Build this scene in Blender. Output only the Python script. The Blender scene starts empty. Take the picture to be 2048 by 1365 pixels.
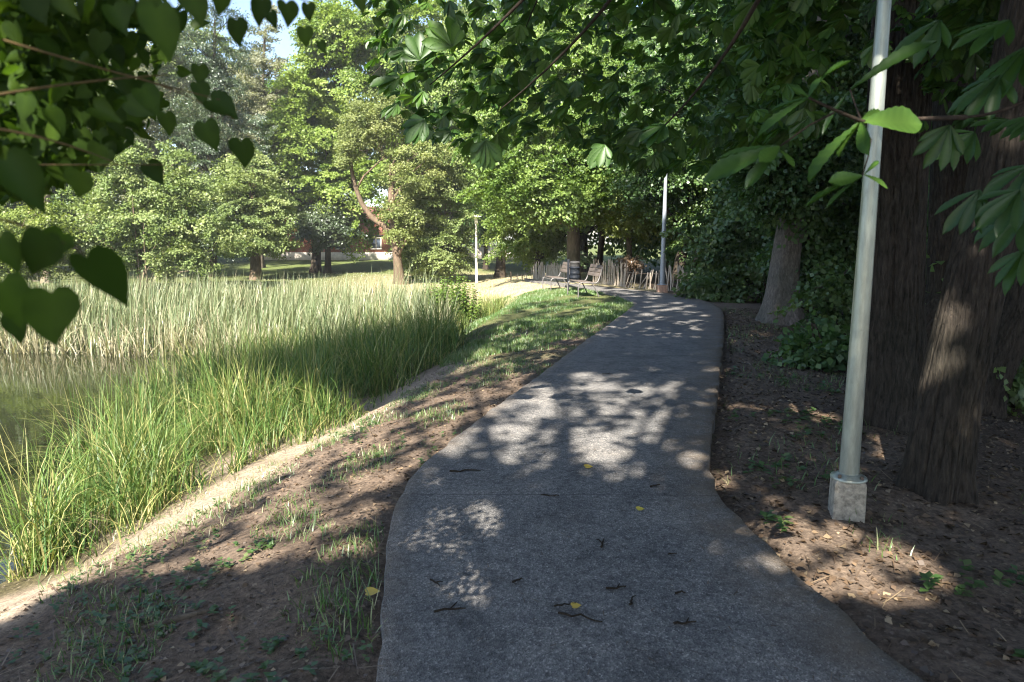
import bpy, math, random
import numpy as np
from mathutils import Vector

R = math.radians
rng = np.random.default_rng(7)
random.seed(7)
sc = bpy.context.scene
COL = sc.collection

# ------------------------------------------------------------------ camera geometry helpers
CAMZ, PITCH, F = 1.65, R(8.4), 1365.0


def ang(py):
    return PITCH + math.atan((py - 682.5) / F)


def G(px, py, z=0.0):
    """ground point (height z) seen at a place of the photograph"""
    a = ang(py)
    d = (CAMZ - z) / math.tan(a)
    dep = d * math.cos(PITCH) + (CAMZ - z) * math.sin(PITCH)
    return np.array([(px - 1024) / F * dep, d, z])


def XA(px, Y, z=0.0):
    return (px - 1024) / F * (Y * math.cos(PITCH) + (CAMZ - z) * math.sin(PITCH))


def ZA(py, Y):
    return CAMZ - Y * math.tan(ang(py))


def P3(px, py, Y):
    z = ZA(py, Y)
    return np.array([XA(px, Y, z), Y, z])


def sstep(a, b, x):
    t = np.clip((x - a) / (b - a), 0, 1)
    return t * t * (3 - 2 * t)


def mk_noise(seed, n=10, f0=1.0, f1=3.0, dim=2):
    r = np.random.default_rng(seed)
    k = r.normal(size=(n, dim))
    k /= np.linalg.norm(k, axis=1)[:, None]
    k *= r.uniform(f0, f1, (n, 1))
    ph = r.uniform(0, 6.28, n)

    def f(p):
        p = np.atleast_2d(np.asarray(p, float))
        return np.sin(p @ k.T + ph).sum(1) / math.sqrt(n / 2.0)
    return f


def unit(v):
    return v / np.maximum(np.linalg.norm(v, axis=-1, keepdims=True), 1e-9)


# ------------------------------------------------------------------ sun
SUN_EL = R(43)
sh = np.array([-0.30, -0.954])
S = np.array([sh[0] * math.cos(SUN_EL), sh[1] * math.cos(SUN_EL), math.sin(SUN_EL)])

# ------------------------------------------------------------------ object helpers


def tag(o, label=None, cat=None, group=None, kind=None):
    if label: o['label'] = label
    if cat: o['category'] = cat
    if group: o['group'] = group
    if kind: o['kind'] = kind
    return o


def empty(name, loc=(0, 0, 0), rz=0.0):
    o = bpy.data.objects.new(name, None)
    COL.objects.link(o)
    o.location = tuple(float(v) for v in loc)
    o.rotation_euler = (0, 0, rz)
    o.empty_display_size = 0.2
    return o


class MB:
    """collects vertices and faces of ONE mesh object"""

    def __init__(s):
        s.v, s.f, s.n, s.t, s.c = [], [], 0, [], []

    def add(s, v, f, tint=None, col=None):
        v = np.asarray(v, float).reshape(-1, 3)
        f = np.asarray(f, np.int64)
        s.v.append(v)
        s.f.append(f + s.n)
        s.t.append(np.full(len(v), 0.5) if tint is None else np.broadcast_to(np.asarray(tint, float), (len(v),)))
        s.n += len(v)
        return s

    def box(s, c, size, rot=None, tint=None):
        h = np.asarray(size) / 2.0
        v = np.array([[x, y, z] for z in (-1, 1) for y in (-1, 1) for x in (-1, 1)], float) * h
        if rot is not None:
            v = v @ np.asarray(rot).T
        f = [[0, 2, 3, 1], [4, 5, 7, 6], [0, 1, 5, 4], [2, 6, 7, 3], [0, 4, 6, 2], [1, 3, 7, 5]]
        return s.add(v + np.asarray(c, float), f, tint)

    def tube(s, pts, rad, n=8, cap=True, ridge=None, tint=None):
        pts = np.asarray(pts, float)
        m = len(pts)
        rad = np.broadcast_to(np.asarray(rad, float), (m,))
        tan = unit(np.gradient(pts, axis=0))
        ref = np.array([0, 1.0, 0]) if abs(tan[0][1]) < 0.8 else np.array([1.0, 0, 0])
        a = unit(np.cross(tan, ref))
        b = np.cross(tan, a)
        th = np.linspace(0, 2 * math.pi, n, endpoint=False)
        rr = np.repeat(rad[:, None], n, 1)
        if ridge is not None:
            rr = rr * ridge(th, np.cumsum(np.r_[0, np.linalg.norm(np.diff(pts, axis=0), axis=1)]))
        v = pts[:, None] + rr[..., None] * (np.cos(th)[None, :, None] * a[:, None] + np.sin(th)[None, :, None] * b[:, None])
        i = np.arange(m - 1)[:, None] * n
        j = np.arange(n)[None]
        k = (j + 1) % n
        f = np.stack([i + j, i + n + j, i + n + k, i + k], -1).reshape(-1, 4)
        s.add(v.reshape(-1, 3), f, tint)
        if cap:
            for e, r0 in ((0, 0), (m - 1, (m - 1) * n)):
                ring = v[e]
                c = ring.mean(0)
                vv = np.vstack([ring, c])
                ff = [[q, (q + 1) % n, n] for q in range(n)]
                s.add(vv, ff, tint if np.ndim(tint) == 0 else None)
        return s

    def lathe(s, prof, n=24, c=(0, 0, 0), tint=None):
        prof = np.asarray(prof, float)
        th = np.linspace(0, 2 * math.pi, n, endpoint=False)
        v = np.stack([prof[:, None, 0] * np.cos(th), prof[:, None, 0] * np.sin(th), np.repeat(prof[:, 1:2], n, 1)], -1)
        m = len(prof)
        i = np.arange(m - 1)[:, None] * n
        j = np.arange(n)[None]
        k = (j + 1) % n
        f = np.stack([i + j, i + k, i + n + k, i + n + j], -1).reshape(-1, 4)
        return s.add(v.reshape(-1, 3) + np.asarray(c, float), f, tint)

    def scatter(s, tv, tf, P, D, N, scale, tint=None, vt=None):
        """copies of a template leaf: x = side, y = along D, z = normal"""
        tv = np.asarray(tv, float)
        tf = np.asarray(tf, np.int64)
        D = unit(D)
        W = unit(np.cross(D, N))
        N2 = np.cross(W, D)
        scale = np.asarray(scale, float)
        if scale.ndim == 1:
            scale = np.repeat(scale[:, None], 3, 1)
        loc = tv[None] * scale[:, None, :]
        v = P[:, None] + loc[..., 0:1] * W[:, None] + loc[..., 1:2] * D[:, None] + loc[..., 2:3] * N2[:, None]
        n, k = len(P), len(tv)
        f = (tf[None] + (np.arange(n) * k)[:, None, None]).reshape(-1, tf.shape[1])
        t = None if tint is None else np.repeat(tint, k)
        if vt is not None:
            t = np.clip(t + np.tile(vt, n), 0, 1)
        return s.add(v.reshape(-1, 3), f, t)

    def mesh(s, name, mat, smooth=False):
        me = bpy.data.meshes.new(name)
        v = np.concatenate(s.v)
        sizes = np.concatenate([np.full(len(f), f.shape[1]) for f in s.f])
        idx = np.concatenate([f.ravel() for f in s.f])
        me.vertices.add(len(v))
        me.vertices.foreach_set('co', v.ravel().astype(np.float32))
        me.loops.add(len(idx))
        me.loops.foreach_set('vertex_index', idx.astype(np.int32))
        me.polygons.add(len(sizes))
        st = np.concatenate([[0], np.cumsum(sizes)[:-1]])
        me.polygons.foreach_set('loop_start', st.astype(np.int32))
        me.update(calc_edges=True)
        at = me.attributes.new('tint', 'FLOAT', 'POINT')
        at.data.foreach_set('value', np.concatenate(s.t).astype(np.float32))
        if smooth:
            me.polygons.foreach_set('use_smooth', np.ones(len(sizes), bool))
        me.materials.append(mat)
        return me

    def build(s, name, mat, parent=None, smooth=False):
        o = bpy.data.objects.new(name, s.mesh(name, mat, smooth))
        COL.objects.link(o)
        if parent is not None:
            o.parent = parent
        return o


def bevel(o, w=0.006, seg=2):
    m = o.modifiers.new('bevel', 'BEVEL')
    m.width = w
    m.segments = seg
    m.limit_method = 'ANGLE'
    return o


def rotz(a):
    c, s_ = math.cos(a), math.sin(a)
    return np.array([[c, -s_, 0], [s_, c, 0], [0, 0, 1.0]])


def rotax(axis, a):
    x, y, z = unit(np.asarray(axis, float))
    c, s_ = math.cos(a), math.sin(a)
    t = 1 - c
    return np.array([[t*x*x+c, t*x*y-s_*z, t*x*z+s_*y], [t*x*y+s_*z, t*y*y+c, t*y*z-s_*x], [t*x*z-s_*y, t*y*z+s_*x, t*z*z+c]])


# ------------------------------------------------------------------ materials
def newmat(name):
    m = bpy.data.materials.new(name)
    m.use_nodes = True
    nt = m.node_tree
    nt.nodes.clear()
    return m, nt


def N_(nt, typ, **kw):
    n = nt.nodes.new(typ)
    for k, v in kw.items():
        if k.startswith('i_'):
            key = k[2:]
            n.inputs[int(key) if key.isdigit() else key.replace('_', ' ')].default_value = v
        else:
            setattr(n, k, v)
    return n


def ramp(nt, stops):
    r = nt.nodes.new('ShaderNodeValToRGB')
    el = r.color_ramp.elements
    while len(el) < len(stops):
        el.new(0.5)
    for e, (p, c) in zip(el, stops):
        e.position = p
        e.color = (c[0], c[1], c[2], 1)
    return r


def mixc(nt, a, b, fac, mode='MIX'):
    n = nt.nodes.new('ShaderNodeMix')
    n.data_type = 'RGBA'
    n.blend_type = mode
    for sock, val in ((n.inputs[0], fac), (n.inputs[6], a), (n.inputs[7], b)):
        if hasattr(val, 'links') or hasattr(val, 'node'):
            nt.links.new(val, sock)
        elif isinstance(val, (tuple, list)):
            sock.default_value = (val[0], val[1], val[2], 1)
        else:
            sock.default_value = val
    return n.outputs[2]


def leafmat(name, c0, c1, c2, trans=0.4, gloss=0.06, tr_tint=(1.1, 1.15, 0.45), rough=0.45):
    """c0 dark, c1 middle, c2 light leaf colour, chosen leaf by leaf"""
    m, nt = newmat(name)
    at = N_(nt, 'ShaderNodeAttribute', attribute_name='tint')
    oi = N_(nt, 'ShaderNodeObjectInfo')
    rp = ramp(nt, [(0.0, c0), (0.55, c1), (1.0, c2)])
    nt.links.new(at.outputs['Fac'], rp.inputs[0])
    hs = N_(nt, 'ShaderNodeHueSaturation')
    mr = N_(nt, 'ShaderNodeMapRange', i_3=0.485, i_4=0.512)
    nt.links.new(oi.outputs['Random'], mr.inputs[0])
    nt.links.new(mr.outputs[0], hs.inputs['Hue'])
    nt.links.new(rp.outputs[0], hs.inputs['Color'])
    dif = N_(nt, 'ShaderNodeBsdfDiffuse')
    tr = N_(nt, 'ShaderNodeBsdfTranslucent')
    gl = N_(nt, 'ShaderNodeBsdfGlossy', i_Roughness=rough)
    gl.inputs['Color'].default_value = (0.9, 0.95, 1, 1)
    nt.links.new(hs.outputs[0], dif.inputs['Color'])
    tc = mixc(nt, hs.outputs[0], tr_tint, 1.0, 'MULTIPLY')
    nt.links.new(tc, tr.inputs['Color'])
    m1 = N_(nt, 'ShaderNodeMixShader', i_0=trans)
    nt.links.new(dif.outputs[0], m1.inputs[1])
    nt.links.new(tr.outputs[0], m1.inputs[2])
    m2 = N_(nt, 'ShaderNodeMixShader', i_0=gloss)
    nt.links.new(m1.outputs[0], m2.inputs[1])
    nt.links.new(gl.outputs[0], m2.inputs[2])
    out = N_(nt, 'ShaderNodeOutputMaterial')
    nt.links.new(m2.outputs[0], out.inputs[0])
    return m


def barkmat(name, c0, c1, stretch=6.0, scale=7.0, bump=0.5):
    m, nt = newmat(name)
    tc = N_(nt, 'ShaderNodeTexCoord')
    mp = N_(nt, 'ShaderNodeMapping')
    mp.inputs['Scale'].default_value = (scale, scale, scale / stretch)
    nt.links.new(tc.outputs['Object'], mp.inputs[0])
    n1 = N_(nt, 'ShaderNodeTexNoise', i_Scale=1.6, i_Detail=8.0, i_Roughness=0.65, i_Distortion=0.4)
    nt.links.new(mp.outputs[0], n1.inputs['Vector'])
    n2 = N_(nt, 'ShaderNodeTexNoise', i_Scale=1.3, i_Detail=3.0)
    nt.links.new(tc.outputs['Object'], n2.inputs['Vector'])
    rp = ramp(nt, [(0.32, c0), (0.55, tuple((a + b) / 2 for a, b in zip(c0, c1))), (0.72, c1)])
    nt.links.new(n1.outputs[0], rp.inputs[0])
    rp2 = ramp(nt, [(0.35, (0.75, 0.78, 0.7)), (0.65, (1.1, 1.05, 1.0))])
    nt.links.new(n2.outputs[0], rp2.inputs[0])
    c = mixc(nt, rp.outputs[0], rp2.outputs[0], 1.0, 'MULTIPLY')
    b = N_(nt, 'ShaderNodeBsdfPrincipled', i_Roughness=0.9)
    b.inputs['Specular IOR Level'].default_value = 0.2
    nt.links.new(c, b.inputs['Base Color'])
    bp = N_(nt, 'ShaderNodeBump', i_Strength=bump, i_Distance=0.04)
    nt.links.new(n1.outputs[0], bp.inputs['Height'])
    nt.links.new(bp.outputs[0], b.inputs['Normal'])
    out = N_(nt, 'ShaderNodeOutputMaterial')
    nt.links.new(b.outputs[0], out.inputs[0])
    return m


def plain(name, col, rough=0.5, metal=0.0, var=0.12, nscale=20.0, bump=0.0, stretch=(1, 1, 1), spec=0.5):
    m, nt = newmat(name)
    tc = N_(nt, 'ShaderNodeTexCoord')
    mp = N_(nt, 'ShaderNodeMapping')
    mp.inputs['Scale'].default_value = stretch
    nt.links.new(tc.outputs['Object'], mp.inputs[0])
    n1 = N_(nt, 'ShaderNodeTexNoise', i_Scale=nscale, i_Detail=6.0, i_Roughness=0.65)
    nt.links.new(mp.outputs[0], n1.inputs['Vector'])
    lo = tuple(c * (1 - 2 * var) for c in col)
    hi = tuple(min(1, c * (1 + 2 * var)) for c in col)
    rp = ramp(nt, [(0.3, lo), (0.7, hi)])
    nt.links.new(n1.outputs[0], rp.inputs[0])
    b = N_(nt, 'ShaderNodeBsdfPrincipled', i_Roughness=rough, i_Metallic=metal)
    b.inputs['Specular IOR Level'].default_value = spec
    nt.links.new(rp.outputs[0], b.inputs['Base Color'])
    if bump:
        bp = N_(nt, 'ShaderNodeBump', i_Strength=bump, i_Distance=0.01)
        nt.links.new(n1.outputs[0], bp.inputs['Height'])
        nt.links.new(bp.outputs[0], b.inputs['Normal'])
    out = N_(nt, 'ShaderNodeOutputMaterial')
    nt.links.new(b.outputs[0], out.inputs[0])
    return m


M = {}
M['maple'] = leafmat('maple_leaves', (0.085, 0.15, 0.03), (0.165, 0.245, 0.052), (0.265, 0.335, 0.1), 0.42, 0.015)
M['pale'] = leafmat('pale_leaves', (0.095, 0.148, 0.05), (0.178, 0.235, 0.085), (0.275, 0.315, 0.14), 0.4, 0.015)
M['silver'] = leafmat('silver_leaves', (0.10, 0.125, 0.07), (0.19, 0.21, 0.13), (0.27, 0.285, 0.2), 0.35, 0.015)
M['dark'] = leafmat('dark_leaves', (0.025, 0.05, 0.022), (0.05, 0.085, 0.035), (0.09, 0.13, 0.05), 0.35)
M['horn'] = leafmat('hornbeam_leaves', (0.08, 0.14, 0.033), (0.155, 0.225, 0.056), (0.25, 0.31, 0.1), 0.42, 0.02)
M['mid'] = leafmat('understory_leaves', (0.042, 0.092, 0.03), (0.08, 0.148, 0.046), (0.14, 0.21, 0.07), 0.42, 0.035)
M['chestnut'] = leafmat('chestnut_leaves', (0.022, 0.058, 0.012), (0.042, 0.1, 0.016), (0.085, 0.165, 0.03), 0.45, 0.025)
M['linden'] = leafmat('linden_leaves', (0.018, 0.045, 0.008), (0.03, 0.07, 0.011), (0.055, 0.115, 0.016), 0.55, 0.006)
M['shade'] = leafmat('canopy_leaves', (0.03, 0.07, 0.015), (0.05, 0.1, 0.02), (0.08, 0.14, 0.03), 0.2, 0.04)
M['nettle'] = leafmat('nettle_leaves', (0.06, 0.13, 0.02), (0.11, 0.2, 0.03), (0.19, 0.28, 0.06), 0.4)
M['sedge'] = leafmat('sedge_blades', (0.04, 0.1, 0.026), (0.105, 0.17, 0.04), (0.34, 0.32, 0.14), 0.3, 0.02)
M['cattail'] = leafmat('cattail_blades', (0.075, 0.125, 0.055), (0.175, 0.22, 0.12), (0.34, 0.32, 0.215), 0.25, 0.03)
M['grass'] = leafmat('lawn_blades', (0.05, 0.12, 0.022), (0.09, 0.175, 0.035), (0.3, 0.28, 0.16), 0.3)
M['weed'] = leafmat('weed_leaves', (0.04, 0.1, 0.025), (0.075, 0.14, 0.035), (0.2, 0.2, 0.09), 0.35)
M['litter'] = leafmat('litter_leaves', (0.05, 0.035, 0.022), (0.13, 0.09, 0.055), (0.32, 0.25, 0.15), 0.1)
M['yellow'] = leafmat('fallen_yellow_leaf', (0.45, 0.36, 0.05), (0.5, 0.4, 0.06), (0.5, 0.42, 0.08), 0.2)
M['bark_grey'] = barkmat('grey_bark', (0.05, 0.042, 0.034), (0.15, 0.13, 0.105), 4, 9)
M['bark_elm'] = barkmat('lilac_grey_bark', (0.065, 0.06, 0.057), (0.2, 0.183, 0.178), 2.5, 16, 0.7)
M['bark_dark'] = barkmat('dark_bark', (0.022, 0.018, 0.014), (0.075, 0.06, 0.048), 5, 9)
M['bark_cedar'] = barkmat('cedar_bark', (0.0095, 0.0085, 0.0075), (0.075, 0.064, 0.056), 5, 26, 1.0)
M['bark_pale'] = barkmat('pale_bark', (0.13, 0.105, 0.08), (0.3, 0.25, 0.19), 3, 9)
M['bark_orange'] = barkmat('orange_bark', (0.075, 0.056, 0.042), (0.19, 0.145, 0.11), 3, 7)
M['twig'] = barkmat('dead_twig', (0.012, 0.009, 0.007), (0.045, 0.035, 0.027), 3, 30)
M['twig_green'] = barkmat('green_twig', (0.05, 0.04, 0.02), (0.11, 0.08, 0.035), 3, 30)
M['galv'] = plain('weathered_paint', (0.29, 0.32, 0.285), 0.34, 0.45, 0.16, 6, 0.05, (3, 3, 0.6))
M['bluepole'] = plain('blue_grey_paint', (0.26, 0.3, 0.35), 0.45, 0.2, 0.06, 9)
M['white'] = plain('white_paint', (0.72, 0.71, 0.66), 0.5, 0, 0.05, 9)
M['lamp_glass'] = plain('opal_lamp_glass', (0.8, 0.78, 0.7), 0.3, 0, 0.03, 6)
M['concrete'] = plain('rough_concrete', (0.25, 0.23, 0.19), 0.95, 0, 0.28, 22, 0.9)
M['brickred'] = plain('plinth_brick', (0.36, 0.23, 0.17), 0.9, 0, 0.2, 18, 0.4)
M['steel'] = plain('bench_steel', (0.13, 0.125, 0.125), 0.55, 0.3, 0.1, 12)
M['wood'] = plain('weathered_slats', (0.085, 0.07, 0.062), 0.8, 0, 0.2, 6, 0.3, (6, 1, 6))
M['bin'] = plain('black_bin_paint', (0.010, 0.013, 0.019), 0.6, 0.0, 0.15, 12, spec=0.12)
M['lid'] = plain('bin_lid_metal', (0.04, 0.04, 0.042), 0.6, 0.0, 0.15, 12, spec=0.2)
M['paling'] = plain('grey_palings', (0.38, 0.335, 0.28), 0.9, 0, 0.22, 5, 0.3, (8, 8, 1))
M['rail'] = plain('fence_rail', (0.14, 0.11, 0.085), 0.9, 0, 0.22, 8, 0.3)
M['plaster'] = plain('pale_plinth', (0.62, 0.58, 0.52), 0.9, 0, 0.1, 3)
M['frame'] = plain('window_frame', (0.4, 0.38, 0.35), 0.6, 0, 0.05, 3)
M['roof'] = plain('roof_tiles', (0.25, 0.11, 0.08), 0.8, 0, 0.2, 3)
M['gutter'] = plain('dark_gutter', (0.05, 0.05, 0.05), 0.5, 0.3, 0.1, 3)
M['glass'] = plain('window_glass', (0.06, 0.08, 0.11), 0.08, 0, 0.05, 3)
M['bolt'] = plain('rusty_bolt', (0.16, 0.12, 0.09), 0.6, 0.5, 0.2, 30)
M['sticker'] = plain('pole_sticker', (0.62, 0.63, 0.52), 0.6, 0, 0.06, 30)


def brickmat():
    m, nt = newmat('red_brick')
    tc = N_(nt, 'ShaderNodeTexCoord')
    mp = N_(nt, 'ShaderNodeMapping')
    mp.inputs['Rotation'].default_value = (R(90), 0, 0)
    nt.links.new(tc.outputs['Object'], mp.inputs[0])
    br = N_(nt, 'ShaderNodeTexBrick', i_Scale=4.0)
    br.inputs['Color1'].default_value = (0.33, 0.1, 0.06, 1)
    br.inputs['Color2'].default_value = (0.24, 0.075, 0.05, 1)
    br.inputs['Mortar'].default_value = (0.4, 0.33, 0.28, 1)
    br.inputs['Mortar Size'].default_value = 0.015
    nt.links.new(mp.outputs[0], br.inputs['Vector'])
    b = N_(nt, 'ShaderNodeBsdfPrincipled', i_Roughness=0.9)
    nt.links.new(br.outputs['Color'], b.inputs['Base Color'])
    out = N_(nt, 'ShaderNodeOutputMaterial')
    nt.links.new(b.outputs[0], out.inputs[0])
    return m


def pathmat():
    m, nt = newmat('aggregate_path')
    tc = N_(nt, 'ShaderNodeTexCoord')
    vo = N_(nt, 'ShaderNodeTexVoronoi', i_Scale=135.0)
    vo.inputs['Randomness'].default_value = 1
    nt.links.new(tc.outputs['Object'], vo.inputs['Vector'])
    bw = N_(nt, 'ShaderNodeRGBToBW')
    nt.links.new(vo.outputs['Color'], bw.inputs[0])
    rp = ramp(nt, [(0.15, (0.085, 0.086, 0.089)), (0.5, (0.14, 0.14, 0.142)), (0.75, (0.18, 0.178, 0.177)), (0.93, (0.32, 0.31, 0.3))])
    nt.links.new(bw.outputs[0], rp.inputs[0])
    n2 = N_(nt, 'ShaderNodeTexNoise', i_Scale=1.1, i_Detail=6.0, i_Roughness=0.6)
    nt.links.new(tc.outputs['Object'], n2.inputs['Vector'])
    r2 = ramp(nt, [(0.3, (0.72, 0.74, 0.76)), (0.55, (1, 1, 1)), (0.75, (1.18, 1.14, 1.08))])
    nt.links.new(n2.outputs[0], r2.inputs[0])
    c = mixc(nt, rp.outputs[0], r2.outputs[0], 1.0, 'MULTIPLY')
    n3 = N_(nt, 'ShaderNodeTexNoise', i_Scale=28.0, i_Detail=5.0, i_Roughness=0.7)
    nt.links.new(tc.outputs['Object'], n3.inputs['Vector'])
    r3 = ramp(nt, [(0.33, (0.55, 0.54, 0.53)), (0.5, (1, 1, 1)), (0.68, (1.25, 1.22, 1.18))])
    nt.links.new(n3.outputs[0], r3.inputs[0])
    c = mixc(nt, c, r3.outputs[0], 1.0, 'MULTIPLY')
    sx = N_(nt, 'ShaderNodeSeparateXYZ')
    nt.links.new(tc.outputs['Object'], sx.inputs[0])
    jm = N_(nt, 'ShaderNodeMath', operation='MULTIPLY_ADD', i_1=0.04, i_2=-0.02 - float(G(1350, 992, 0.02)[1]))
    nt.links.new(n2.outputs[0], jm.inputs[0])
    ja = N_(nt, 'ShaderNodeMath', operation='ADD')
    nt.links.new(jm.outputs[0], ja.inputs[0])
    nt.links.new(sx.outputs[1], ja.inputs[1])
    jb = N_(nt, 'ShaderNodeMath', operation='ABSOLUTE')
    nt.links.new(ja.outputs[0], jb.inputs[0])
    jr = N_(nt, 'ShaderNodeMapRange', i_1=0.003, i_2=0.009, i_3=0.6, i_4=1.0)
    nt.links.new(jb.outputs[0], jr.inputs[0])
    jc = N_(nt, 'ShaderNodeCombineColor')
    for q in range(3):
        nt.links.new(jr.outputs[0], jc.inputs[q])
    c = mixc(nt, c, jc.outputs[0], 1.0, 'MULTIPLY')
    n5 = N_(nt, 'ShaderNodeTexNoise', i_Scale=3.2, i_Detail=8.0, i_Roughness=0.7, i_Distortion=0.6)
    nt.links.new(tc.outputs['Object'], n5.inputs['Vector'])
    r5 = ramp(nt, [(0.36, (0.62, 0.62, 0.62)), (0.5, (1, 1, 1)), (0.66, (1.2, 1.17, 1.12))])
    nt.links.new(n5.outputs[0], r5.inputs[0])
    c = mixc(nt, c, r5.outputs[0], 0.75, 'MULTIPLY')
    # earthy staining near the right-hand edge (attribute = soil amount)
    at = N_(nt, 'ShaderNodeAttribute', attribute_name='tint')
    n4 = N_(nt, 'ShaderNodeTexNoise', i_Scale=5.0, i_Detail=6.0, i_Roughness=0.7)
    nt.links.new(tc.outputs['Object'], n4.inputs['Vector'])
    mu = N_(nt, 'ShaderNodeMath', operation='MULTIPLY')
    nt.links.new(at.outputs['Fac'], mu.inputs[0])
    mr = N_(nt, 'ShaderNodeMapRange', i_1=0.35, i_2=0.62, i_3=0.25, i_4=1.0)
    nt.links.new(n4.outputs[0], mr.inputs[0])
    nt.links.new(mr.outputs[0], mu.inputs[1])
    c = mixc(nt, c, (0.13, 0.1, 0.07), mu.outputs[0])
    b = N_(nt, 'ShaderNodeBsdfPrincipled', i_Roughness=0.85)
    b.inputs['Specular IOR Level'].default_value = 0.25
    nt.links.new(c, b.inputs['Base Color'])
    bp = N_(nt, 'ShaderNodeBump', i_Strength=0.7, i_Distance=0.006)
    nt.links.new(vo.outputs['Distance'], bp.inputs['Height'])
    bp2 = N_(nt, 'ShaderNodeBump', i_Strength=0.35, i_Distance=0.02)
    nt.links.new(n3.outputs[0], bp2.inputs['Height'])
    nt.links.new(bp.outputs[0], bp2.inputs['Normal'])
    nt.links.new(bp2.outputs[0], b.inputs['Normal'])
    out = N_(nt, 'ShaderNodeOutputMaterial')
    nt.links.new(b.outputs[0], out.inputs[0])
    return m


def groundmat():
    m, nt = newmat('ground_soil')
    tc = N_(nt, 'ShaderNodeTexCoord')
    at = N_(nt, 'ShaderNodeAttribute', attribute_name='soil')
    n1 = N_(nt, 'ShaderNodeTexNoise', i_Scale=2.2, i_Detail=9.0, i_Roughness=0.68)
    n2 = N_(nt, 'ShaderNodeTexNoise', i_Scale=26.0, i_Detail=6.0, i_Roughness=0.75)
    vo = N_(nt, 'ShaderNodeTexVoronoi', i_Scale=60.0)
    for n in (n1, n2, vo):
        nt.links.new(tc.outputs['Object'], n.inputs['Vector'])
    r1 = ramp(nt, [(0.3, (0.7, 0.68, 0.66)), (0.55, (1, 1, 1)), (0.72, (1.22, 1.2, 1.15))])
    nt.links.new(n1.outputs[0], r1.inputs[0])
    r2 = ramp(nt, [(0.32, (0.35, 0.34, 0.33)), (0.5, (0.95, 0.95, 0.95)), (0.68, (1.5, 1.46, 1.38))])
    nt.links.new(n2.outputs[0], r2.inputs[0])
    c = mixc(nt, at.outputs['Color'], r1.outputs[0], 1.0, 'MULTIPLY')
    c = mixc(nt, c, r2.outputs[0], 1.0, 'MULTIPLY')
    bw = N_(nt, 'ShaderNodeRGBToBW')
    nt.links.new(vo.outputs['Color'], bw.inputs[0])
    r3 = ramp(nt, [(0.84, (0, 0, 0)), (0.88, (1, 1, 1))])
    nt.links.new(bw.outputs[0], r3.inputs[0])
    sm = N_(nt, 'ShaderNodeMath', operation='MULTIPLY', i_1=0.45)
    nt.links.new(r3.outputs[0], sm.inputs[0])
    c = mixc(nt, c, (0.3, 0.25, 0.19), sm.outputs[0])
    b = N_(nt, 'ShaderNodeBsdfPrincipled', i_Roughness=0.95)
    b.inputs['Specular IOR Level'].default_value = 0.15
    nt.links.new(c, b.inputs['Base Color'])
    bp = N_(nt, 'ShaderNodeBump', i_Strength=0.8, i_Distance=0.03)
    nt.links.new(n2.outputs[0], bp.inputs['Height'])
    nt.links.new(bp.outputs[0], b.inputs['Normal'])
    out = N_(nt, 'ShaderNodeOutputMaterial')
    nt.links.new(b.outputs[0], out.inputs[0])
    return m


def watermat():
    m, nt = newmat('pond_water')
    tc = N_(nt, 'ShaderNodeTexCoord')
    n1 = N_(nt, 'ShaderNodeTexNoise', i_Scale=5.0, i_Detail=3.0)
    n2 = N_(nt, 'ShaderNodeTexNoise', i_Scale=30.0, i_Detail=5.0, i_Roughness=0.7)
    for n in (n1, n2):
        nt.links.new(tc.outputs['Object'], n.inputs['Vector'])
    r = ramp(nt, [(0.6, (0.014, 0.016, 0.008)), (0.68, (0.1, 0.115, 0.035))])
    nt.links.new(n2.outputs[0], r.inputs[0])
    b = N_(nt, 'ShaderNodeBsdfPrincipled', i_Roughness=0.02, i_IOR=1.4)
    nt.links.new(r.outputs[0], b.inputs['Base Color'])
    bp = N_(nt, 'ShaderNodeBump', i_Strength=0.05, i_Distance=0.02)
    nt.links.new(n1.outputs[0], bp.inputs['Height'])
    nt.links.new(bp.outputs[0], b.inputs['Normal'])
    out = N_(nt, 'ShaderNodeOutputMaterial')
    nt.links.new(b.outputs[0], out.inputs[0])
    return m


# ------------------------------------------------------------------ path edges (world)
Lpx = [(768, 1365), (768, 1200), (775, 1080), (800, 985), (850, 925), (930, 860), (1010, 800), (1100, 735), (1180, 675), (1230, 640), (1268, 612), (1266, 604), (1243, 593), (1210, 583), (1160, 575), (1100, 567), (1050, 560)]
Rpx = [(1830, 1365), (1640, 1190), (1520, 1080), (1440, 1000), (1415, 940), (1420, 870), (1435, 770), (1445, 690), (1450, 622), (1425, 606), (1380, 594), (1330, 586), (1250, 577.5), (1180, 571), (1100, 563.5), (1050, 556.5)]
ZP = 0.02
Lw = [G(x, y, ZP) for x, y in Lpx]
Rw = [G(x, y, ZP) for x, y in Rpx]
Lw = [Lw[0] + np.array([-0.05, -8, 0])] + Lw
Rw = [Rw[0] + np.array([2.2, -8, 0]), Rw[0] + np.array([0.55, -1.0, 0])] + Rw


def resample(pl, n, k=8):
    pl = np.asarray(pl)[:, :2]
    d = np.r_[0, np.cumsum(np.linalg.norm(np.diff(pl, axis=0), axis=1))]
    # smooth corner cutting
    for _ in range(2):
        q = [pl[0]]
        for a, b in zip(pl[:-1], pl[1:]):
            q += [a * .75 + b * .25, a * .25 + b * .75]
        q.append(pl[-1])
        pl = np.array(q)
    d = np.r_[0, np.cumsum(np.linalg.norm(np.diff(pl, axis=0), axis=1))]
    t = np.linspace(0, d[-1], n)
    return np.stack([np.interp(t, d, pl[:, i]) for i in (0, 1)], 1)


NL = 420
Lp = resample(Lw, NL)
Rp = resample(Rw, NL)
ln = Lp[:, 1] < 16.7
rn = Rp[:, 1] < 15.8


def xL(y):
    return np.interp(y, Lp[:ln.sum(), 1], Lp[:ln.sum(), 0])


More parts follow.
